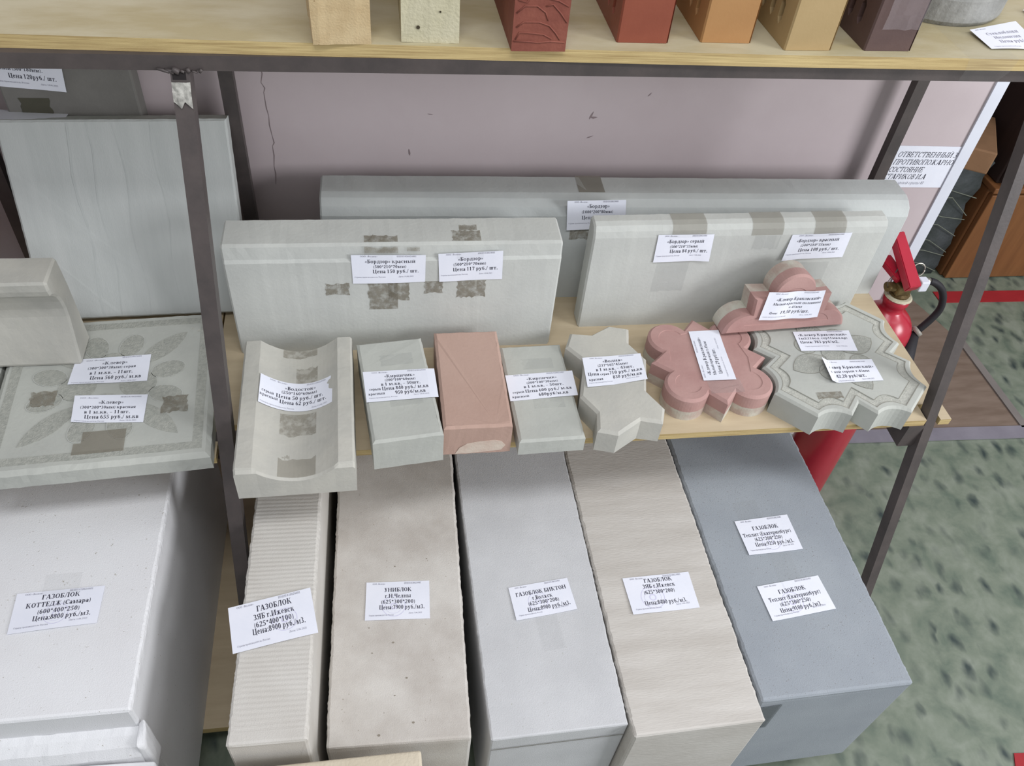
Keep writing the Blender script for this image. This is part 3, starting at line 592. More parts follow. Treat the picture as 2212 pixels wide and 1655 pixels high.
tag([(.4542, .0666, .0455), (.4614, .1788, .0455), (.5135, .1793, .0455), (.5075, .0651, .0455)],
    [('«Клевер Краковский»', .1, .86, .29, .1), ('Малый красный т.45мм', .1, .78, .45, .09), ('Цена: 29 руб/шт.', .12, .62, .65, .11)],
    'white price tag reading 29 roubles lying lengthwise on the pink clover stone', fine=[('ООО «Волна»', .05, .3, .1, .05), ('ИНН1838024481', .55, .8, .1, .05), ('Страна производитель: Россия', .06, .45, .8, .04), ('Дата: 14.06.2021', .62, .84, .8, .04)])
# half of a pink clover standing upright
def rot2(p, a): return (p[0]*math.cos(a)-p[1]*math.sin(a), p[0]*math.sin(a)+p[1]*math.cos(a))
def half(poly):
    q = [rot2(p, math.pi/4) for p in poly]; out = []
    n = len(q)
    for i in range(n):
        a, b = q[i], q[(i+1) % n]
        if a[1] >= 0: out.append(a)
        if (a[1] >= 0) != (b[1] >= 0): t = a[1]/(a[1]-b[1]); out.append((a[0]+(b[0]-a[0])*t, 0))
    return out
HO = half([(x*1.0, y*1.0) for x, y in CO]); nH = len(HO)
k_in = [(x*.95, max(.004, y*.95+.002)) for x, y in HO]; k_in2 = [(x*.72, max(.016, y*.72+.006)) for x, y in HO]; k_in3 = [(x*.71, max(.0166, y*.71+.006)) for x, y in HO]
hs = stack('clover_half_stone', [(HO, 0), (HO, .022), (HO, .041), (k_in, .045), (k_in2, .0452), (k_in3, .0442)], [M_pink, MATS['pale_concrete_base']], fm_layers={0: 1, 'bottom': 1}, chip=.0005, seed=11, jl=(1,),
           loc=(.6215, .2135, .0462), rot=(R(84), 0, R(3.5)), label='half of a pink clover paving stone standing upright against the thin kerb', cat='paving stone')
tag([(.5733, .1725, .1343), (.6734, .1778, .1310), (.676, .1725, .0774), (.5696, .1665, .0795)],
    [('«Клевер Краковский»', .17, .95, .31, .11), ('Малый красный половинка', .14, .97, .46, .085), ('т.45мм', .43, .66, .6, .075), ('Цена:', .13, .26, .78, .075), ('19,50 руб/шт.', .31, .8, .78, .11)],
    'white price tag reading 19,50 roubles on the upright pink half stone', nrm=(.06, -1, .1), lift=.0012, italic=.12, curl=lambda u, v: .002*math.sin(u*6)**2)
# large grey clover complement
def bigclover(hs_=.131, tipd=.0215, notch=.106, arc0=.0785, sag=.0105, n=8):
    side = []
    side += [(-arc0, -hs_)]
    def conc(x0, x1):
        out = []
        for i in range(1, n+1):
            t = i/n; x = x0+(x1-x0)*t; out.append((x, -hs_+sag*(1-(2*t-1)**2)))
        return out
    side += conc(-arc0, -tipd); side += [(0, -notch)]; side += [(tipd, -hs_)]; side += conc(tipd, arc0)
    pts = []
    for q in range(4):
        pts += [rot2(p, q*math.pi/2) for p in side]
    return pts
BO = bigclover(); B1 = offset(BO, .011); B2 = offset(BO, .0265)
B1 = bigclover(.1195, .0235, .0925, .0735, .010); B2 = bigclover(.1035, .026, .0745, .0675, .0095)
BCX, BCY = .6935, .1145
bg = stack('clover_stone', [(BO, 0), (BO, .02), (BO, .041), (offset(BO, .0035), .045), (B1, .045), (offset(B1, .0006), .0437), (offset(B2, -.0006), .0437), (B2, .045)], [M_con4, M_contex], fm_layers={5: 1}, chip=.0004, seed=12, jl=(1,), loc=(BCX, BCY, 0), rz=0, label='large grey ornamental paving stone with notched sides on the right shelf end', cat='paving stone')
def contour(parent, poly, z, wd, material, name='groove_line'):
    q = offset(poly, wd); n = len(poly); vs = [(x, y, z) for x, y in poly]+[(x, y, z) for x, y in q]
    mk(name, vs, [(i, (i+1) % n, n+(i+1) % n, n+i) for i in range(n)], material, parent)
M_gro = mat('groove_grey', (136, 134, 124), (150, 148, 138), scale=60, bump=0)  # darker grey for the ribbons along the relief contours
contour(bg, B1, .0453, .0009, M_gro); contour(bg, offset(B2, -.0009), .0453, .0009, M_gro)
def petal(c, a, L_, W_, n=10, tipx=1.0):
    out = []
    for i in range(n+1): t = i/n; out.append((t*L_, W_*math.sin(math.pi*t)**.8))
    out += [(t*L_, -W_*math.sin(math.pi*t)**.8) for t in [1-i/n for i in range(1, n)]]
    return [(c[0]+x*math.cos(a)-y*math.sin(a), c[1]+x*math.sin(a)+y*math.cos(a)) for x, y in out]
def disc(c, r_, n=16, sx=1): return [(c[0]+r_*sx*math.cos(2*math.pi*i/n), c[1]+r_*math.sin(2*math.pi*i/n)) for i in range(n)]
for q in range(4):
    a = R(22+90*q)
    pp = petal((.018*math.cos(a), .018*math.sin(a)), a, .07, .021); plate('petal', [(x, y, .045) for x, y in pp], (0, 0, 1), .0007, M_orn, bg); contour(bg, pp, .0459, .0008, M_gro)
    b_ = R(62+90*q); pp = disc((.046*math.cos(b_), .046*math.sin(b_)), .019); plate('petal', [(x, y, .045) for x, y in pp], (0, 0, 1), .0005, M_orn, bg); contour(bg, pp, .0457, .0008, M_gro)
plate('petal', [(x, y, .045) for x, y in disc((0, 0), .02)], (0, 0, 1), .0009, M_orn, bg)
plate('tape_patch', [(x, y, .0452) for x, y in jag(-.065, -.098, -.022, -.083, 'b', seed=5)], (0, 0, 1), .0003, M_tape, bg)
tag([(.6422, .1689, .0462), (.7432, .1677, .0462), (.7381, .1178, .0462), (.6397, .1229, .0462)],
    [('«Клевер Краковский»', .06, .93, .25, .115), ('1м2(11бол. сер+11мал.кр)', .05, .91, .42, .1), ('Цена: 783 руб/м2.', .05, .73, .62, .12)],
    'white price tag reading 783 roubles on the large grey stone, nearer the wall', fine=[('ИНН1838024481', .6, .88, .07, .05), ('Страна производитель: Россия', .1, .52, .8, .045), ('Дата: 14.06.2021', .65, .85, .8, .045)])
tag([(.6638, .0998, .0462), (.7538, .0974, .0462), (.7526, .0498, .0462), (.6606, .0482, .0462)],
    [('левер Краковский»', .09, .95, .4, .13), ('ьшой серый т.45мм', .09, .83, .58, .1), ('42,20 руб/шт.', .16, .72, .8, .14)],
    'white price tag reading 42,20 roubles on the large grey stone, nearer the front', fine=[('ООО «Волна»', .1, .3, .13, .05), ('ИНН1838024481', .55, .85, .12, .05), ('Страна производитель: Россия', .1, .46, .95, .05), ('Дата: 14.06.2021', .62, .85, .92, .05)], curl=lambda u, v: .007*max(0, .13-u)*8)

# ================================================================== LEFT BAY
TLX = (-.584, -.037, .062)
tl = slab('ornamental_tile', .30, .30, .03, .007, M_con4, seed=13, chip=.0009, loc=(TLX[0], TLX[1], 0), rz=TLX[2], label='large square grey tile with a flower relief, under the cornice piece', cat='paving tile')
for (x0, y0, x1, y1) in [(.012, .014, .288, .027), (.012, .273, .288, .286), (.012, .0275, .025, .2725), (.275, .0275, .288, .2725)]:
    plate('border_band', [(x, y, .03) for x, y in [(x0, y0), (x1, y0), (x1, y1), (x0, y1)]], (0, 0, 1), .0006, M_orn, tl)
TC = (.150, .150)
for q in range(4):
    a = R(45+90*q); plate('leaf', [(x, y, .03) for x, y in petal((TC[0]+.050*math.cos(a), TC[1]+.050*math.sin(a)), a, .098, .0155)], (0, 0, 1), .0007, M_orn, tl)
for q in range(8):
    a = R(90*(q//2)+(17 if q % 2 else -17)); rr_ = .086
    b_ = a; c = (TC[0]+rr_*math.cos(b_), TC[1]+rr_*math.sin(b_)); e = []
    for i in range(16):
        t = 2*math.pi*i/16; x, y = .025*math.cos(t), .0175*math.sin(t); e.append((c[0]+x*math.cos(b_)-y*math.sin(b_), c[1]+x*math.sin(b_)+y*math.cos(b_)))
    plate('petal', [(x, y, .03) for x, y in e], (0, 0, 1), .0008, M_orn, tl); contour(tl, e, .0309, .0007, M_con)
for q in range(4):
    a = R(90*q); c = (TC[0]+.042*math.cos(a), TC[1]+.042*math.sin(a)); plate('petal', [(x, y, .03) for x, y in disc(c, .026)], (0, 0, 1), .0009, M_orn, tl)
for i, (x0, y0, x1, y1, sd) in enumerate([(.046, .118, .082, .148, 'tblr'), (.228, .085, .265, .118, 'tblr'), (.128, .022, .185, .062, ''), (.118, .022, .128, .042, '')]):
    plate('tape_patch', [(x, y, .0309) for x, y in jag(x0, y0, x1, y1, sd, seed=70+i)], (0, 0, 1), .0003, M_tape if sd else M_tape2, tl)
for (x, y) in ((.262, .262), (.272, .256)): plate('pit', [(px, py, .0301) for px, py in disc((x, y), .0028, 8)], (0, 0, 1), .0002, M_contex, tl)
tag([(-.4989, .1773, .031), (-.3923, .1837, .031), (-.3895, .1273, .031), (-.4995, .1252, .031)],
    [('«Клевер»', .37, .7, .29, .115), ('(300*300*30мм) серая', .2, .82, .46, .1), ('в 1 м.кв. – 11шт.', .24, .79, .66, .115), ('Цена 560 руб./ м.кв', .26, .91, .86, .13)],
    'white price tag reading 560 roubles on the flower tile, beside the cornice', fine=[('ООО «Волна»', .15, .4, .12, .05), ('ИНН1838024481', .62, .88, .07, .05), ('Страна производитель: Россия', .04, .45, .97, .04), ('Дата: 14.06.2021', .66, .86, .97, .04)])
tag([(-.4852, .1034, .031), (-.3841, .0997, .031), (-.3823, .0463, .031), (-.4787, .0503, .031)],
    [('«Клевер»', .34, .68, .33, .12), ('(300*300*30мм) красная', .1, .86, .5, .1), ('в 1 м.кв. – 11шт.', .16, .79, .68, .115), ('Цена 655 руб./ м.кв', .17, .92, .86, .13)],
    'white price tag reading 655 roubles on the flower tile, nearer the front', fine=[('ООО «Волна»', .08, .33, .13, .05), ('ИНН1838024481', .63, .92, .1, .05), ('Страна производитель: Россия', .04, .45, .97, .04), ('Дата: 14.06.2021', .66, .9, .95, .04)], curl=lambda u, v: .003*max(0, .25-u)*4*v)
tl2 = slab('ornamental_tile', .30, .30, .03, .007, M_con4, seed=14, chip=.0009, loc=(-.897, -.030, 0), rz=.03, label='second grey tile of which only a corner shows at the left picture edge', cat='paving tile')
plate('border_band', [(x, y, .03) for x, y in [(.275, .014), (.288, .014), (.288, .286), (.275, .286)]], (0, 0, 1), .0006, M_contex, tl2)
# cornice
cp = [(.168, .0), (.226, .0), (.224, .06), (.222, .11), (.219, .14), (.2165, .160), (.2125, .1655), (.161, .1645), (.159, .160), (.160, .148), (.163, .138), (.1705, .132), (.1785, .122), (.1835, .110), (.1865, .094), (.186, .08), (.182, .062), (.176, .040), (.169, .012), (.167, .004)]
cp = [(y-.168, z) for y, z in cp]
extrude_x('cornice_piece', cp, .42, M_con3, seg=40, seed=15, chip=.0005, loc=(-.908, .168, .0318), rz=0, label='cream concrete cornice piece with curved profile standing on the flower tile', cat='cornice')
# leaning slab
sl = slab('leaning_slab', .318, .312, .03, .003, mat('concrete_streaked', (200, 203, 201), (187, 191, 189), scale=5, stretch=(7, .6, 1), bump=.15, lo=.3, hi=.7), seed=16, loc=(-.574, .318, .002), rot=(R(72), 0, R(1.5)), label='plain grey concrete slab leaning back behind the flower tile', cat='slab')
for (x, wv) in ((.092, .0014), (.12, .0008), (.16, .0007), (.21, .0006)):
    vs = []
    for i in range(9): vs += [(x+.004*math.sin(i*1.3+x*40)-wv, i/8*.305+.003, .0302), (x+.004*math.sin(i*1.3+x*40)+wv, i/8*.305+.003, .0302)]
    mk('streak', vs, [(2*i, 2*i+1, 2*i+3, 2*i+2) for i in range(8)], mat('streak_grey', (187, 191, 189), (193, 197, 195), scale=30, bump=0), sl)
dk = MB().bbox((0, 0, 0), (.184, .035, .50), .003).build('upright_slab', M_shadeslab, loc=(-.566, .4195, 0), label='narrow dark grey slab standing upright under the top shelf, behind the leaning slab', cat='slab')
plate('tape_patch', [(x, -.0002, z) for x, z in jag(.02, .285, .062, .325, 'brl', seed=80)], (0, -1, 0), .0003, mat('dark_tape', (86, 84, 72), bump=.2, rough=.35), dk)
tag([(-.5665, .4185, .3894), (-.4719, .4185, .381), (-.4765, .4185, .3353), (-.5696, .4185, .3447)],
    [('красный (500*180мм).', .0, .72, .42, .12), ('Цена 120руб./ шт.', .24, .89, .67, .15)],
    'white price tag reading 120 roubles on the dark upright slab', nrm=(0, -1, 0), fine=[('Страна производитель: Россия', .05, .5, .83, .05), ('Дата: 14.06.2021', .66, .9, .84, .05)])
tag([(-.60, .428, .300), (-.485, .428, .296), (-.485, .392, .300), (-.60, .392, .304)], [],
    'white price tag lying along the top edge of the leaning slab', nrm=(0, -.3, 1), lift=.003, fine=False)
MB().bbox((0, 0, 0), (.12, .05, .25), .004).build('red_stone', mat('dull_red_stone', (176, 120, 116), (160, 106, 104), bump=.2), loc=(-.80, .35, 0), label='dull red stone standing at the left picture edge behind the cornice piece', cat='paving stone')

# ================================================================== AERATED BLOCKS
def gasblock(name, w_, L_, h_, loc, rz, material, label, bev=.003, chip=.0014, seed=1, ridges=False, groove=None):
    """box with soft ragged edges; top as a grid so that saw ridges are real"""
    bz = loc[2]
    e = .014
    prof = [(0, 0), (w_, 0), (w_, h_-e), (w_, h_-bev*2), (w_-bev*.4, h_-bev*.6), (w_-bev*1.4, h_), (w_-e, h_), (e, h_), (bev*1.4, h_), (bev*.4, h_-bev*.6), (0, h_-bev*2), (0, h_-e)]
    ny = 360 if ridges else 150; ys_ = [0, bev*.5, bev*1.5, e]+[e+(L_-e*2)*i/ny for i in range(1, ny)]+[L_-e, L_-bev*1.5, L_-bev*.5, L_]
    vs = []; n = len(prof)
    for j, y in enumerate(ys_):
        ins = {0: bev*1.4, 1: bev*.4, len(ys_)-2: bev*.4, len(ys_)-1: bev*1.4}.get(j, 0)
        for i, (x, z) in enumerate(prof):
            X = min(max(x, ins), w_-ins); Z = z-ins if z > h_-e*.9 else z
            v = Vector((X, y, Z))
            if i in (3, 4, 5, 8, 9, 10):
                q = jit(v, chip, 60, seed)+jit(v, chip*.8, 230, seed+3); q.z = -abs(q.z)*(.2 if i in (5, 8) else 1); v += q
            elif j < 2 and z > h_*.5: v += jit(v, chip*.5, 120, seed)
            if ridges and i in (5, 6, 7, 8): v.z += (.0002+.0002*noise.noise(Vector((3, y*11, 0))))*math.sin(y/.0069*2*math.pi+2.5*noise.noise(Vector((i*2, y*20, 0))))
            vs.append(v)
    fs = [(j*n+i, j*n+(i+1) % n, (j+1)*n+(i+1) % n, (j+1)*n+i) for j in range(len(ys_)-1) for i in range(n)]
    fs += [tuple(range(n))[::-1], tuple(range((len(ys_)-1)*n, len(ys_)*n))]
    o = mk(name, vs, fs, material, loc=loc, rz=rz, label=label, cat='aerated block')
    return o
BZ = -.512
g1 = gasblock('aerated_block', .10, .625, .398, (-.2545, -.3655, BZ), -.0228, M_gas_cream, 'narrow tall cream aerated block with saw ridges across its top', seed=21, ridges=True, chip=.0012)
g2 = gasblock('aerated_block', .20, .625, .295, (-.1415, -.343, BZ), -.0285, M_gas_beige, 'mottled beige aerated block right of the narrow ridged block', seed=22, bev=.003)
g3 = gasblock('aerated_block', .20, .625, .293, (.0845, -.3545, BZ), .0125, M_gas_pale, 'smooth pale grey aerated block in the middle of the bottom row', seed=23, bev=.002, chip=.001)
g4 = gasblock('aerated_block', .20, .625, .295, (.2874, -.3713, BZ), .0165, M_gas_sawn, 'beige sawn aerated block with fine cross lines, left of the blue-grey block', seed=24, bev=.0028, chip=.0017)
g5 = gasblock('aerated_block', .25, .625, .292, (.4905, -.339, BZ), .0185, M_gas_blue, 'wide blue-grey speckled aerated block at the right end of the bottom row', seed=25, bev=.0035, chip=.0013)
g6 = gasblock('aerated_block', .25, .60, .402, (-.623, -.31, BZ), 0.0, M_gas_white, 'large white aerated block at the left picture edge with a stepped front', seed=26, bev=.003, chip=.001)
for i in range(9):   # flat discs on the mottled block, pore shade put into their colour
    x, y = random.Random(i+5).uniform(.02, .18), random.Random(i+55).uniform(.0, .3); r_ = random.Random(i).uniform(.0007, .0017)
    plate('pit', [(px, py, .2951) for px, py in disc((x, y), r_, 7, 1.3)], (0, 0, 1), .0003, mat('pit_shadow', (150, 142, 130), bump=0), g2)
# seam of the pale block, recess of the blue-grey block, stepped front of the white block
plate('seam', [(.002, -.0012, .2585), (.197, -.0012, .2595), (.197, -.0012, .2607), (.002, -.0012, .2597)], (0, -1, 0), .0006, mat('seam_grey', (120, 118, 112), bump=0), g3)
plate('tape_strip', [(-.0, -.001, .268), (.040, -.001, .272), (.040, -.001, .185), (.0, -.001, .18)], (0, -1, 0), .0004, mat('front_tape', (120, 126, 130), rough=.5, bump=.1, alpha=.5), g5)
def hexa(name, p8, material, parent, seed=1, chip=.001, **k):
    bm = bmesh.new(); v = [bm.verts.new(p) for p in p8]
    for f in [(0, 3, 2, 1), (4, 5, 6, 7), (0, 1, 5, 4), (1, 2, 6, 5), (2, 3, 7, 6), (3, 0, 4, 7)]: bm.faces.new([v[i] for i in f])
    bmesh.ops.bevel(bm, geom=list(bm.edges), offset=.004, segments=3, affect='EDGES', profile=.5)
    bmesh.ops.subdivide_edges(bm, edges=list(bm.edges), cuts=2, use_grid_fill=True)
    for q in bm.verts: q.co += jit(q.co, chip, 60, seed)
    bm.verts.index_update(); r_ = mk(name, [q.co.copy() for q in bm.verts], [[q.index for q in f.verts] for f in bm.faces], material, parent, **k); bm.free(); return r_
def boxp(x0, y0, z0, x1, y1, z1): return [(x0, y0, z0), (x1, y0, z0), (x1, y1, z0), (x0, y1, z0), (x0, y0, z1), (x1, y0, z1), (x1, y1, z1), (x0, y1, z1)]
mb = MB(); pr = [(0, .20), (-.028, .205), (-.033, .222), (-.033, .300), (-.030, .325), (-.022, .340), (-.010, .349), (0, .352)]
vs = []; xs_ = [0, .03]+[.03+.22*i/24 for i in range(1, 25)]
for i, x in enumerate(xs_):
    for (y, z) in pr: v = Vector((x, y, z)); v += jit(v, .0012, 60, 4); vs.append(v)
n = len(pr); fs = [(i*n+j, i*n+(j+1) % n, (i+1)*n+(j+1) % n, (i+1)*n+j) for i in range(len(xs_)-1) for j in range(n)]+[tuple(range(n))[::-1], tuple(range((len(xs_)-1)*n, len(xs_)*n))]
mk('front_tongue', vs, fs, M_gas_white, g6, smooth=False)
hexa('broken_lump', [(.248, -.03, .28), (.262, -.03, .28), (.262, .0, .28), (.248, .0, .28), (.248, -.028, .352), (.260, -.026, .34), (.258, .004, .372), (.248, .004, .356)], M_gas_white, g6, seed=3)
hexa('broken_lump', [(.16, -.075, .2), (.275, -.07, .2), (.275, -.033, .2), (.16, -.033, .2), (.165, -.07, .312), (.268, -.064, .30), (.266, -.034, .318), (.17, -.034, .33)], M_gas_white, g6, seed=5)
# loose block standing on the floor in front
hexa('loose_block', boxp(-.29, -.47, 0, -.0135, -.381, .449), mat('aerated_tan', (206, 196, 176), (196, 185, 164), scale=16, bump=.4, bscale=240), None, seed=8, chip=.0012, loc=(0, 0, FLOOR), label='beige block standing on the floor at the bottom picture edge, in front of the others', cat='aerated block')

ST = [('ООО «Волна»', .1, .3, .075, .045), ('ИНН1838024481', .6, .87, .07, .05), ('Страна производитель: Россия', .06, .44, .9, .04), ('Дата: 5.06.2021', .67, .88, .86, .04)]
tag([(-.5496, -.1323, -.1095), (-.4367, -.1292, -.1095), (-.4368, -.1854, -.1095), (-.5471, -.1924, -.1095)],
    [('ГАЗОБЛОК', .3, .73, .22, .12), ('КОТТЕДЖ (Самара)', .14, .87, .41, .12), ('(600*400*250)', .29, .76, .59, .115), ('Цена:8800 руб./м3.', .25, .9, .76, .125)],
    'white price tag reading 8800 roubles on the large white block', stamp=(.5, .62, .016), fine=ST, tapes=[(.28, .7, -.45, .1)])
tag([(-.2683, -.1774, -.1125), (-.1578, -.1549, -.1125), (-.1449, -.2252, -.1125), (-.2557, -.2457, -.1125)],
    [('ГАЗОБЛОК', .33, .75, .24, .125), ('ЗЯБ г.Ижевск', .285, .765, .415, .12), ('(625*400*100)', .28, .745, .58, .115), ('Цена:8900 руб./м3.', .25, .875, .725, .125)],
    'white price tag reading 8900 roubles overhanging the narrow ridged block', stamp=(.64, .55, .017), fine=ST)
tag([(-.0829, -.0934, -.2168), (.0153, -.0982, -.2168), (.0123, -.1634, -.2168), (-.0863, -.1587, -.2168)],
    [('УНИБЛОК', .29, .715, .27, .105), ('г.Н.Челны', .3, .705, .435, .105), ('(625*300*200)', .245, .77, .585, .1), ('Цена:7900 руб./м3.', .215, .915, .735, .11)],
    'white price tag reading 7900 roubles on the mottled beige block', stamp=(.44, .65, .018), fine=ST)
tag([(.1395, -.121, -.2185), (.237, -.1112, -.2185), (.2431, -.1678, -.2185), (.1448, -.1788, -.2185)],
    [('ГАЗОБЛОК БИКТОН', .09, .93, .32, .12), ('г.Волжск', .34, .67, .49, .12), ('(625*300*200)', .255, .76, .645, .115), ('Цена:8900 руб./м3.', .22, .92, .82, .125)],
    'white price tag reading 8900 roubles on the smooth pale grey block', stamp=(.42, .55, .016), fine=ST, tapes=[(.3, .65, 1.0, 2.0)])
tag([(.3267, -.1212, -.2165), (.4395, -.1186, -.2165), (.44, -.1836, -.2165), (.3296, -.1865, -.2165)],
    [('ГАЗОБЛОК', .3, .72, .19, .11), ('ЗЯБ г.Ижевск', .26, .74, .345, .11), ('(625*300*200)', .25, .71, .505, .105), ('Цена:8400 руб./м3.', .215, .845, .80, .115)],
    'white price tag reading 8400 roubles on the beige sawn block', stamp=(.36, .6, .02), fine=ST)
tag([(.5507, -.0265, -.2195), (.6509, -.0196, -.2195), (.6529, -.0909, -.2195), (.5543, -.0954, -.2195)],
    [('ГАЗОБЛОК', .26, .74, .33, .11), ('Теплит (Екатеринбург)', .04, .93, .5, .105), ('(625*200*250)', .22, .73, .64, .1), ('Цена:9250 руб./м3.', .19, .9, .79, .11)],
    'white price tag reading 9250 roubles on the blue-grey block, nearer the shelf', stamp=(.5, .68, .017), fine=ST, tapes=[(.1, .55, -.55, .0), (.35, .75, 1.0, 2.2)])
tag([(.5479, -.1536, -.2195), (.6596, -.1424, -.2195), (.6655, -.2047, -.2195), (.5527, -.2162, -.2195)],
    [('ГАЗОБЛОК', .28, .71, .32, .12), ('Теплит (Екатеринбург)', .08, .9, .5, .115), ('(625*300*250)', .22, .7, .66, .11), ('Цена:9100 руб./м3.', .18, .83, .83, .12)],
    'white price tag reading 9100 roubles on the blue-grey block, nearer the front', stamp=(.42, .6, .018), fine=ST)

# ================================================================== TOP SHELF
def facing_brick(name, w_, d_, h_, loc, rz, material, label, holes=0, bev=.002, chip=0, seed=1):
    """brick on its narrow side; slots run through the left bed face as real openings"""
    if not holes:
        ob = slab(name, w_, d_, h_, bev, material, chip=chip, seed=seed, loc=loc, rz=rz, label=label, cat='brick')
        if chip:
            for v in ob.data.vertices: v.co += jit(v.co, chip, 200, seed)
        return ob
    mb = MB()
    # left face (x=0) is a frame with slots: cells along depth
    mb.add([(w_, 0, 0), (w_, d_, 0), (w_, d_, h_), (w_, 0, h_)], [(0, 1, 2, 3)])
    mb.add([(bev, 0, 0), (w_-bev, 0, 0), (w_-bev, 0, h_), (bev, 0, h_)], [(0, 1, 2, 3)])
    mb.add([(0, bev, 0), (bev, 0, 0), (bev, 0, h_), (0, bev, h_)], [(0, 1, 2, 3)]); mb.add([(w_-bev, 0, 0), (w_, bev, 0), (w_, bev, h_), (w_-bev, 0, h_)], [(0, 1, 2, 3)])
    mb.add([(0, d_, 0), (w_, d_, 0), (w_, d_, h_), (0, d_, h_)], [(0, 1, 2, 3)])
    mb.add([(0, bev, h_), (bev, 0, h_), (w_-bev, 0, h_), (w_, bev, h_), (w_, d_, h_), (0, d_, h_)], [(0, 1, 2, 3, 4, 5)]); mb.add([(0, bev, 0), (bev, 0, 0), (w_-bev, 0, 0), (w_, bev, 0), (w_, d_, 0), (0, d_, 0)], [(5, 4, 3, 2, 1, 0)])
    # slots in two rows
    cols = 8; y0, y1 = .022, d_-.02; cw = (y1-y0)/cols
    zr = [(.018, .050), (.068, .102)]
    zc = [0, .018, .050, .068, .102, h_]
    ycuts = [bev, y0]
    for c in range(cols): ycuts += [y0+c*cw+cw*.28, y0+c*cw+cw*.72]
    ycuts += [y1, d_]
    hole = lambda iy, iz: (iz in (1, 3)) and (iy >= 2 and iy % 2 == 0 and iy < 2+2*cols) and iy <= 2*cols
    for iy in range(len(ycuts)-1):
        for iz in range(5):
            a, b, p, q = ycuts[iy], ycuts[iy+1], zc[iz], zc[iz+1]
            if (iz in (1, 3)) and iy % 2 == 0 and 2 <= iy <= 2*cols:
                dp = w_*.8     # hexagon-ended slot, walls going in
                ym = (a+b)/2; e = (q-p)*.22
                ring = [(0, ym, p), (0, b, p+e), (0, b, q-e), (0, ym, q), (0, a, q-e), (0, a, p+e)]
                inn = [(dp, y, z) for _, y, z in ring]
                mb.add(ring+inn, [(i, (i+1) % 6, 6+(i+1) % 6, 6+i) for i in range(6)]+[(6, 7, 8, 9, 10, 11)], 0)
                for tri in (((0, b, p), ring[1], ring[0]), ((0, b, q), ring[3], ring[2]), ((0, a, q), ring[4], ring[3]), ((0, a, p), ring[0], ring[5])): mb.add(tri, [(0, 1, 2)])
            else: mb.add([(0, a, p), (0, b, p), (0, b, q), (0, a, q)], [(0, 1, 2, 3)])
    o = mk(name, mb.v, mb.f, material, loc=loc, rz=rz, label=label, cat='brick')
    bm = bmesh.new(); bm.from_mesh(o.data); bmesh.ops.remove_doubles(bm, verts=bm.verts, dist=1e-5); bmesh.ops.recalc_face_normals(bm, faces=bm.faces); bm.to_mesh(o.data); bm.free()
    return o
z_ = UZ+.0003
facing_brick('facing_brick', .065, .25, .12, (-.1045, .1545, z_), .10, mat('brick_cream', (198, 177, 139), (184, 161, 123), scale=40, bump=.35, bscale=420, speck=(150, 124, 88), spk=.72), 'rough sandy cream brick at the left of the top shelf', chip=.0008, seed=31)
b2 = facing_brick('facing_brick', .066, .25, .12, (-.0055, .1665, z_), .0, mat('brick_white', (196, 190, 164), (188, 182, 154), scale=30, bump=.5, bscale=260, speck=(170, 160, 128), spk=.73), 'pale ivory brick second from the left on the top shelf', chip=.0006, seed=32)
for (x, z, r_) in ((.019, .018, .0022), (.044, .036, .0012)): plate('pit', [(px, -.0007, pz) for px, pz in disc((x, z), r_, 8)], (0, -1, 0), .0003, mat('pit_dark', (70, 62, 46), bump=0), b2)
b3 = facing_brick('facing_brick', .064, .25, .12, (.1195, .1490, z_), .02, mat('brick_darkred', (136, 80, 66), (122, 68, 57), scale=30, bump=.3, rough=.6), 'dark red brick with a leaf relief on its front', seed=33, bev=.002)
for i, pts in enumerate([[(.002, .012), (.02, .0115), (.03, .0105), (.045, .012), (.062, .011)], [(.004, .028), (.012, .034), (.03, .034), (.042, .030), (.05, .022), (.056, .014)], [(.004, .014), (.008, .022), (.02, .0215), (.036, .020), (.046, .015)],
                         [(.003, .044), (.012, .052), (.026, .052), (.036, .045), (.040, .036)], [(.036, .052), (.044, .054), (.054, .044), (.062, .034)], [(.03, .066), (.04, .060), (.05, .058), (.062, .052)], [(.044, .070), (.052, .064), (.063, .062)], [(.004, .058), (.014, .056), (.02, .066), (.022, .08)]]):
    MB().tube([(x, -.0002, z) for x, z in pts], .0009, 6).build('relief_line', MATS['brick_darkred'], b3, smooth=True)
facing_brick('facing_brick', .064, .25, .12, (.2515, .1770, z_), .0, mat('brick_red', (142, 80, 62), (132, 72, 56), scale=12, bump=.1, rough=.4), 'smooth red hollow brick, the first one with slots on the top shelf', holes=1)
facing_brick('facing_brick', .0645, .25, .12, (.3585, .1815, z_), .0, mat('brick_orange', (172, 130, 85), (164, 122, 78), scale=12, bump=.1, rough=.6), 'orange hollow brick between the red and the yellow one', holes=1)
facing_brick('facing_brick', .062, .25, .12, (.4610, .1640, z_), .03, mat('brick_yellow', (174, 150, 109), (166, 142, 101), scale=12, bump=.1, rough=.6), 'yellow hollow brick between the orange and the brown one', holes=1)
bb = facing_brick('facing_brick', .0635, .25, .12, (.5685, .1675, z_), .02, mat('brick_brown', (98, 78, 74), (86, 68, 66), scale=12, bump=.1, rough=.5), 'dark brown hollow brick wrapped in clear film at the right of the row', holes=1)
rng = random.Random(9); V = []; F = []
for j in range(6):
    for i in range(6): V.append((.012+.05*i/5, -.001-rng.uniform(0, .004), .028+.09*j/5))
for j in range(5):
    for i in range(5): F.append((j*6+i, j*6+i+1, j*6+i+7, j*6+i+6))
mk('plastic_film', V, F, mat('clear_film', (210, 200, 205), rough=.12, bump=.5, bscale=90, alpha=.16, spec=.8), bb)
ring = MB(); ring.lathe([(.03, .0), (.098, 0), (.102, .006), (.103, .034), (.099, .041), (.085, .043), (.083, .036), (.03, .034)], 48)
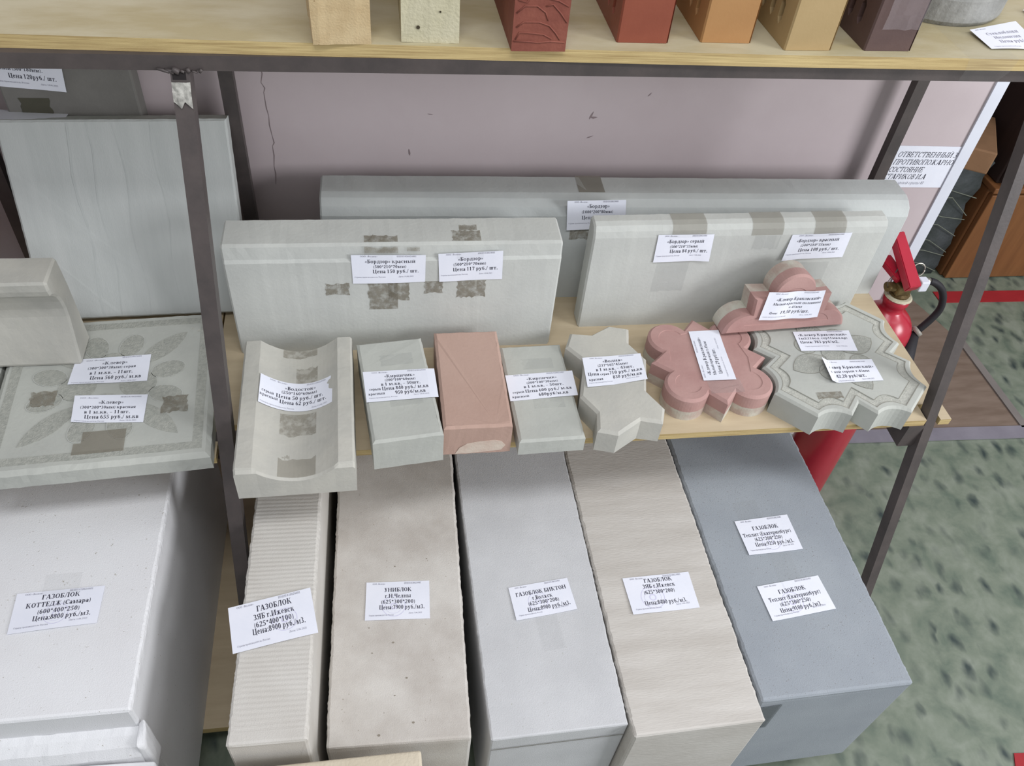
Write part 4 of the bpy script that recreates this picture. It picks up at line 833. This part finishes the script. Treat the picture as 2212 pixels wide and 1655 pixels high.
ring.build('round_stone', mat('round_grey', (150, 150, 146), (124, 124, 120), scale=30, bump=.6, bscale=150), loc=(.742, .343, UZ+.0003), smooth=False, label='round grey stone disc lying at the right end of the top shelf', cat='paving stone')
tag([(.745, .2256, UZ+.004), (.8316, .2569, UZ+.004), (.8177+.01, .178, UZ+.001), (.7499, .176, UZ+.001)],
    [],
    'white price tag lying on the top shelf beside the round stone', nrm=(0, 0, 1), fine=[('ООО «Волна»', .08, .3, .1, .045), ('Стеклоблоки', .2, .84, .38, .12), ('Индонезия', .27, .8, .56, .11), ('Цена руб/шт', .3, .92, .74, .12), ('Страна производитель: Россия', .1, .6, .92, .04)])
tag([(.870, .30, UZ+.002), (.95, .325, UZ+.002), (.96, .265, UZ+.002), (.872, .262, UZ+.002)], [], 'white price tag in the top right corner of the picture', nrm=(0, 0, 1), fine=False)
# tape over the board edge at the right
mk('clear_tape', [(.706, .30, UZ+.0006), (.77, .30, UZ+.0006), (.706, .1512, UZ+.0008), (.776, .1512, UZ+.0008), (.708, .1508, UZ-.016), (.772, .1508, UZ-.016), (.710, .1575, UZ-.0335), (.765, .1575, UZ-.0335)], [(0, 1, 3, 2), (2, 3, 5, 4), (4, 5, 7, 6)], M_tapec, label='strip of clear tape over the edge of the top board at the right', cat='tape')

# ================================================================== WALL NOTICE
WT[0] = .6
tag([(.900, WY-.0008, .2245), (1.0255, WY-.0008, .2222), (1.0255, WY-.0008, .1345), (.897, WY-.0008, .1365)],
    [('ОТВЕТСТВЕННЫЙ З', .045, .985, .26, .125), ('ПРОТИВОПОЖАРНО', .03, .985, .44, .125), ('СОСТОЯНИЕ', .02, .56, .62, .125), ('СТАРИКОВ И.А', .0, .66, .79, .125)],
    'white notice in italic capitals on the pink wall beside the white corner trim', name='wall_notice', cat='notice', nrm=(0, -1, 0), italic=.22, lift=.0002, curl=lambda u, v: 0, fine=[('тел. пожарной охраны 01', .03, .68, .92, .075)])
WT[0] = 1.0

# ================================================================== FIRE EXTINGUISHER
EX, EY = .918, .300
ex = empty('fire_extinguisher', (EX, EY, FLOOR), label='red fire extinguisher with brass valve standing behind the shelf end', cat='fire extinguisher')
prof = [(.046, 0), (.054, .004), (.056, .012), (.056, .522), (.0545, .534), (.050, .546), (.043, .557), (.034, .566), (.0235, .573), (.0205, .578), (.021, .586), (.0245, .592), (.0245, .604), (.019, .606)]
MB().lathe(prof, 40).build('cylinder', M_red, ex, smooth=True)
MB().lathe([(.0235, .6035), (.0262, .6055), (.0235, .609)], 28).build('collar', mat('cream_seal', (196, 190, 166), bump=0), ex)
mb = MB(); mb.lathe([(.018, .606), (.019, .613), (.012, .617), (.012, .632), (.015, .635), (.015, .646), (.008, .650)], 20); mb.tube([(-.010, 0, .626), (-.030, -.003, .631), (-.036, -.004, .631)], [.0105, .0085, .0095], 12); mb.tube([(.006, -.002, .632), (.022, -.004, .640), (.033, -.005, .641)], [.010, .008, .0085], 12)
mb.bbox((-.018, -.014, .614), (.012, .010, .636), .004); mb.bbox((-.022, -.02, .632), (.006, .006, .642), .002); valve = mb.build('valve', M_brass, ex, smooth=False)
def lever(p0, p1, w0, w1, th, name):
    p0, p1 = Vector(p0), Vector(p1); d = (p1-p0).normalized(); s_ = Vector((1, .2, 0)).normalized(); n_ = d.cross(s_).normalized()
    if n_.z < 0: n_ = -n_
    vs = [p0-s_*w0, p0+s_*w0, p1+s_*w1, p1-s_*w1]; vs = vs+[v+n_*th for v in vs]
    bm = bmesh.new(); bv = [bm.verts.new(v) for v in vs]
    for f in [(0, 3, 2, 1), (4, 5, 6, 7), (0, 1, 5, 4), (1, 2, 6, 5), (2, 3, 7, 6), (3, 0, 4, 7)]: bm.faces.new([bv[i] for i in f])
    bmesh.ops.bevel(bm, geom=list(bm.edges), offset=.0015, segments=2, affect='EDGES'); bm.verts.index_update()
    r_ = mk(name, [v.co.copy() for v in bm.verts], [[v.index for v in f.verts] for f in bm.faces], M_red, ex); bm.free(); return r_
lever((-.008, -.030, .642), (-.012, .072, .688), .0135, .0115, .018, 'lever'); lever((-.014, -.004, .640), (-.030, .05, .652), .011, .013, .012, 'carry_handle')
t_ = [(.024+.0125*math.cos(a), .012+.004*math.sin(a), .656+.0125*math.sin(a)) for a in [2*math.pi*i/24 for i in range(25)]]
MB().tube(t_, .0012, 6).build('pin_ring', M_chrome, valve, smooth=True)
mb = MB(); mb.bbox((.020, -.018, .628), (.037, .001, .650), .002); mb.build('paper_seal', M_white, valve)
MB().tube([(.033, -.006, .642), (.044, -.007, .645)], [.007, .006], 10).build('hose_nut', M_chrome, valve, smooth=True)
hp = [(.042, -.007, .645), (.055, -.009, .641), (.072, -.011, .628), (.085, -.013, .606), (.088, -.017, .583), (.079, -.020, .560), (.063, -.023, .536)]
hh = []
for i in range(len(hp)-1):
    p0, p1, p2, p3 = [Vector(hp[max(0, min(len(hp)-1, i+k))]) for k in (-1, 0, 1, 2)]
    for j in range(5): t = j/5; hh.append(.5*((2*p1)+(p2-p0)*t+(2*p0-5*p1+4*p2-p3)*t*t+(3*p1-p0-3*p2+p3)*t**3))
hh.append(Vector(hp[-1]))
hose = MB().tube(hh, .0068, 12).build('hose', M_black, ex, smooth=True)
MB().tube([hh[-1], hh[-1]+Vector((-.006, -.001, -.006))], [.0115, .0115], 16).build('hose_clamp', mat('clear_cap', (150, 146, 138), rough=.3, bump=0), hose, smooth=True)
MB().tube([hh[-1]+Vector((-.006, -.001, -.006)), hh[-1]+Vector((-.03, -.060, -.14))], [.009, .030], 20).build('horn', M_black, hose, smooth=True)
MB().tube([(-.036, -.006, .631), (-.042, -.010, .640), (-.045, -.010, .648), (-.038, -.004, .652), (-.028, .004, .650), (-.02, .012, .660)], .0007, 5).build('seal_wire', M_steel, valve)
MB().tube([(-.03, .0, .636), (-.026, .006, .65), (-.022, .008, .662)], .0007, 5).build('seal_wire', M_steel, valve)

# ================================================================== PASSAGE AT THE RIGHT
M_net = mat('dark_wrap', (74, 78, 80), (56, 62, 60), scale=14, rough=.6, bump=.6, bscale=30, bdist=.01)
bale = empty('wrapped_bale', (1.535, 1.20, FLOOR), label='tall dark wrapped bale tied with pale cords beyond the white trim', cat='bale')
mb = MB(); rows = 14; n = 12; vs = []; fs = []
base = densify([(-.26, -.12), (.145, -.12), (.155, .12), (-.26, .12)], .06); nb = len(base)
for j in range(rows+1):
    z = .40*j/rows; k = 1+.025*math.sin(j*1.9)
    for i, (x, y) in enumerate(base): v = Vector((x*k, y*k, z)); v += jit(v, .012, 9, 2) if j else Vector(); vs.append(v)
fs = [(j*nb+i, j*nb+(i+1) % nb, (j+1)*nb+(i+1) % nb, (j+1)*nb+i) for j in range(rows) for i in range(nb)]+[tuple(range(nb))[::-1], tuple(range(rows*nb, (rows+1)*nb))]
mk('wrapping', vs, fs, M_net, bale, smooth=True)
for i in range(7):
    z = .06+.045*i; dz = .03*math.sin(i*2.1)-.02
    MB().tube([(-.27, -.13, z+.05), (-.12, -.138, z+.035+.01*math.sin(i)), (-.02, -.138, z+.012), (.06, -.138, z+.018*math.sin(i*3)), (.145, -.13, z-.03+dz*.6)], .0013, 5).build('cord', mat('pale_cord', (120, 124, 112), bump=0), bale)
mb = MB(); mb.bbox((-.09, -.11, 0), (.09, .11, .065), .004); mb.build('cardboard_box', mat('cardboard', (136, 104, 76), (124, 94, 68), rough=.8, bump=.1), loc=(1.57, 1.13, FLOOR+.418), rz=-.5, label='brown cardboard box lying on top of the wrapped bale', cat='box')
cab = empty('cabinet', (2.2, 1.05, FLOOR), label='low orange-brown wooden chest standing on the floor at the right edge', cat='chest')
M_or = mat('orange_veneer_shaded', (126, 84, 50), (112, 73, 43), scale=6, stretch=(6, 6, .6), rough=.5, bump=.05)  # veneer tone lowered, the shade of the recess is in the colour
MB().bbox((-.495, .02, .0), (.6, .5, .32), .004).build('body', M_or, cab); MB().bbox((-.49, .0, .004), (.05, .0195, .31), .003).build('door', M_or, cab); MB().bbox((.056, .0, .004), (.595, .0195, .31), .003).build('door', M_or, cab)
MB().bbox((-.5, -.008, .3205), (.61, .51, .338), .003).build('top', M_or, cab)
dk = empty('wardrobe', (1.85, 1.62, FLOOR), label='dark brown wardrobe in the shade behind the wrapped bale', cat='wardrobe')
M_db = mat('dark_brown_wood', (50, 37, 34), (42, 31, 29), scale=5, stretch=(6, 6, .5), rough=.6, bump=.05)
MB().bbox((-.72, .02, .0), (.9, .5, 1.7), .004).build('body', M_db, dk)
for k in range(3): MB().bbox((-.715+.54*k, .0, .05), (-.182+.54*k, .0195, 1.66), .003).build('door', M_db, dk)
cb = empty('cupboard', (2.2, 1.05, FLOOR+.3385), label='dark brown cupboard standing on the low orange-brown chest', cat='cupboard')
MB().bbox((-.485, .02, .0), (.6, .48, .9), .004).build('body', M_db, cb)
for k in range(2): MB().bbox((-.48+.545*k, .0, .01), (.06+.545*k-.005, .0195, .89), .003).build('door', M_db, cb)
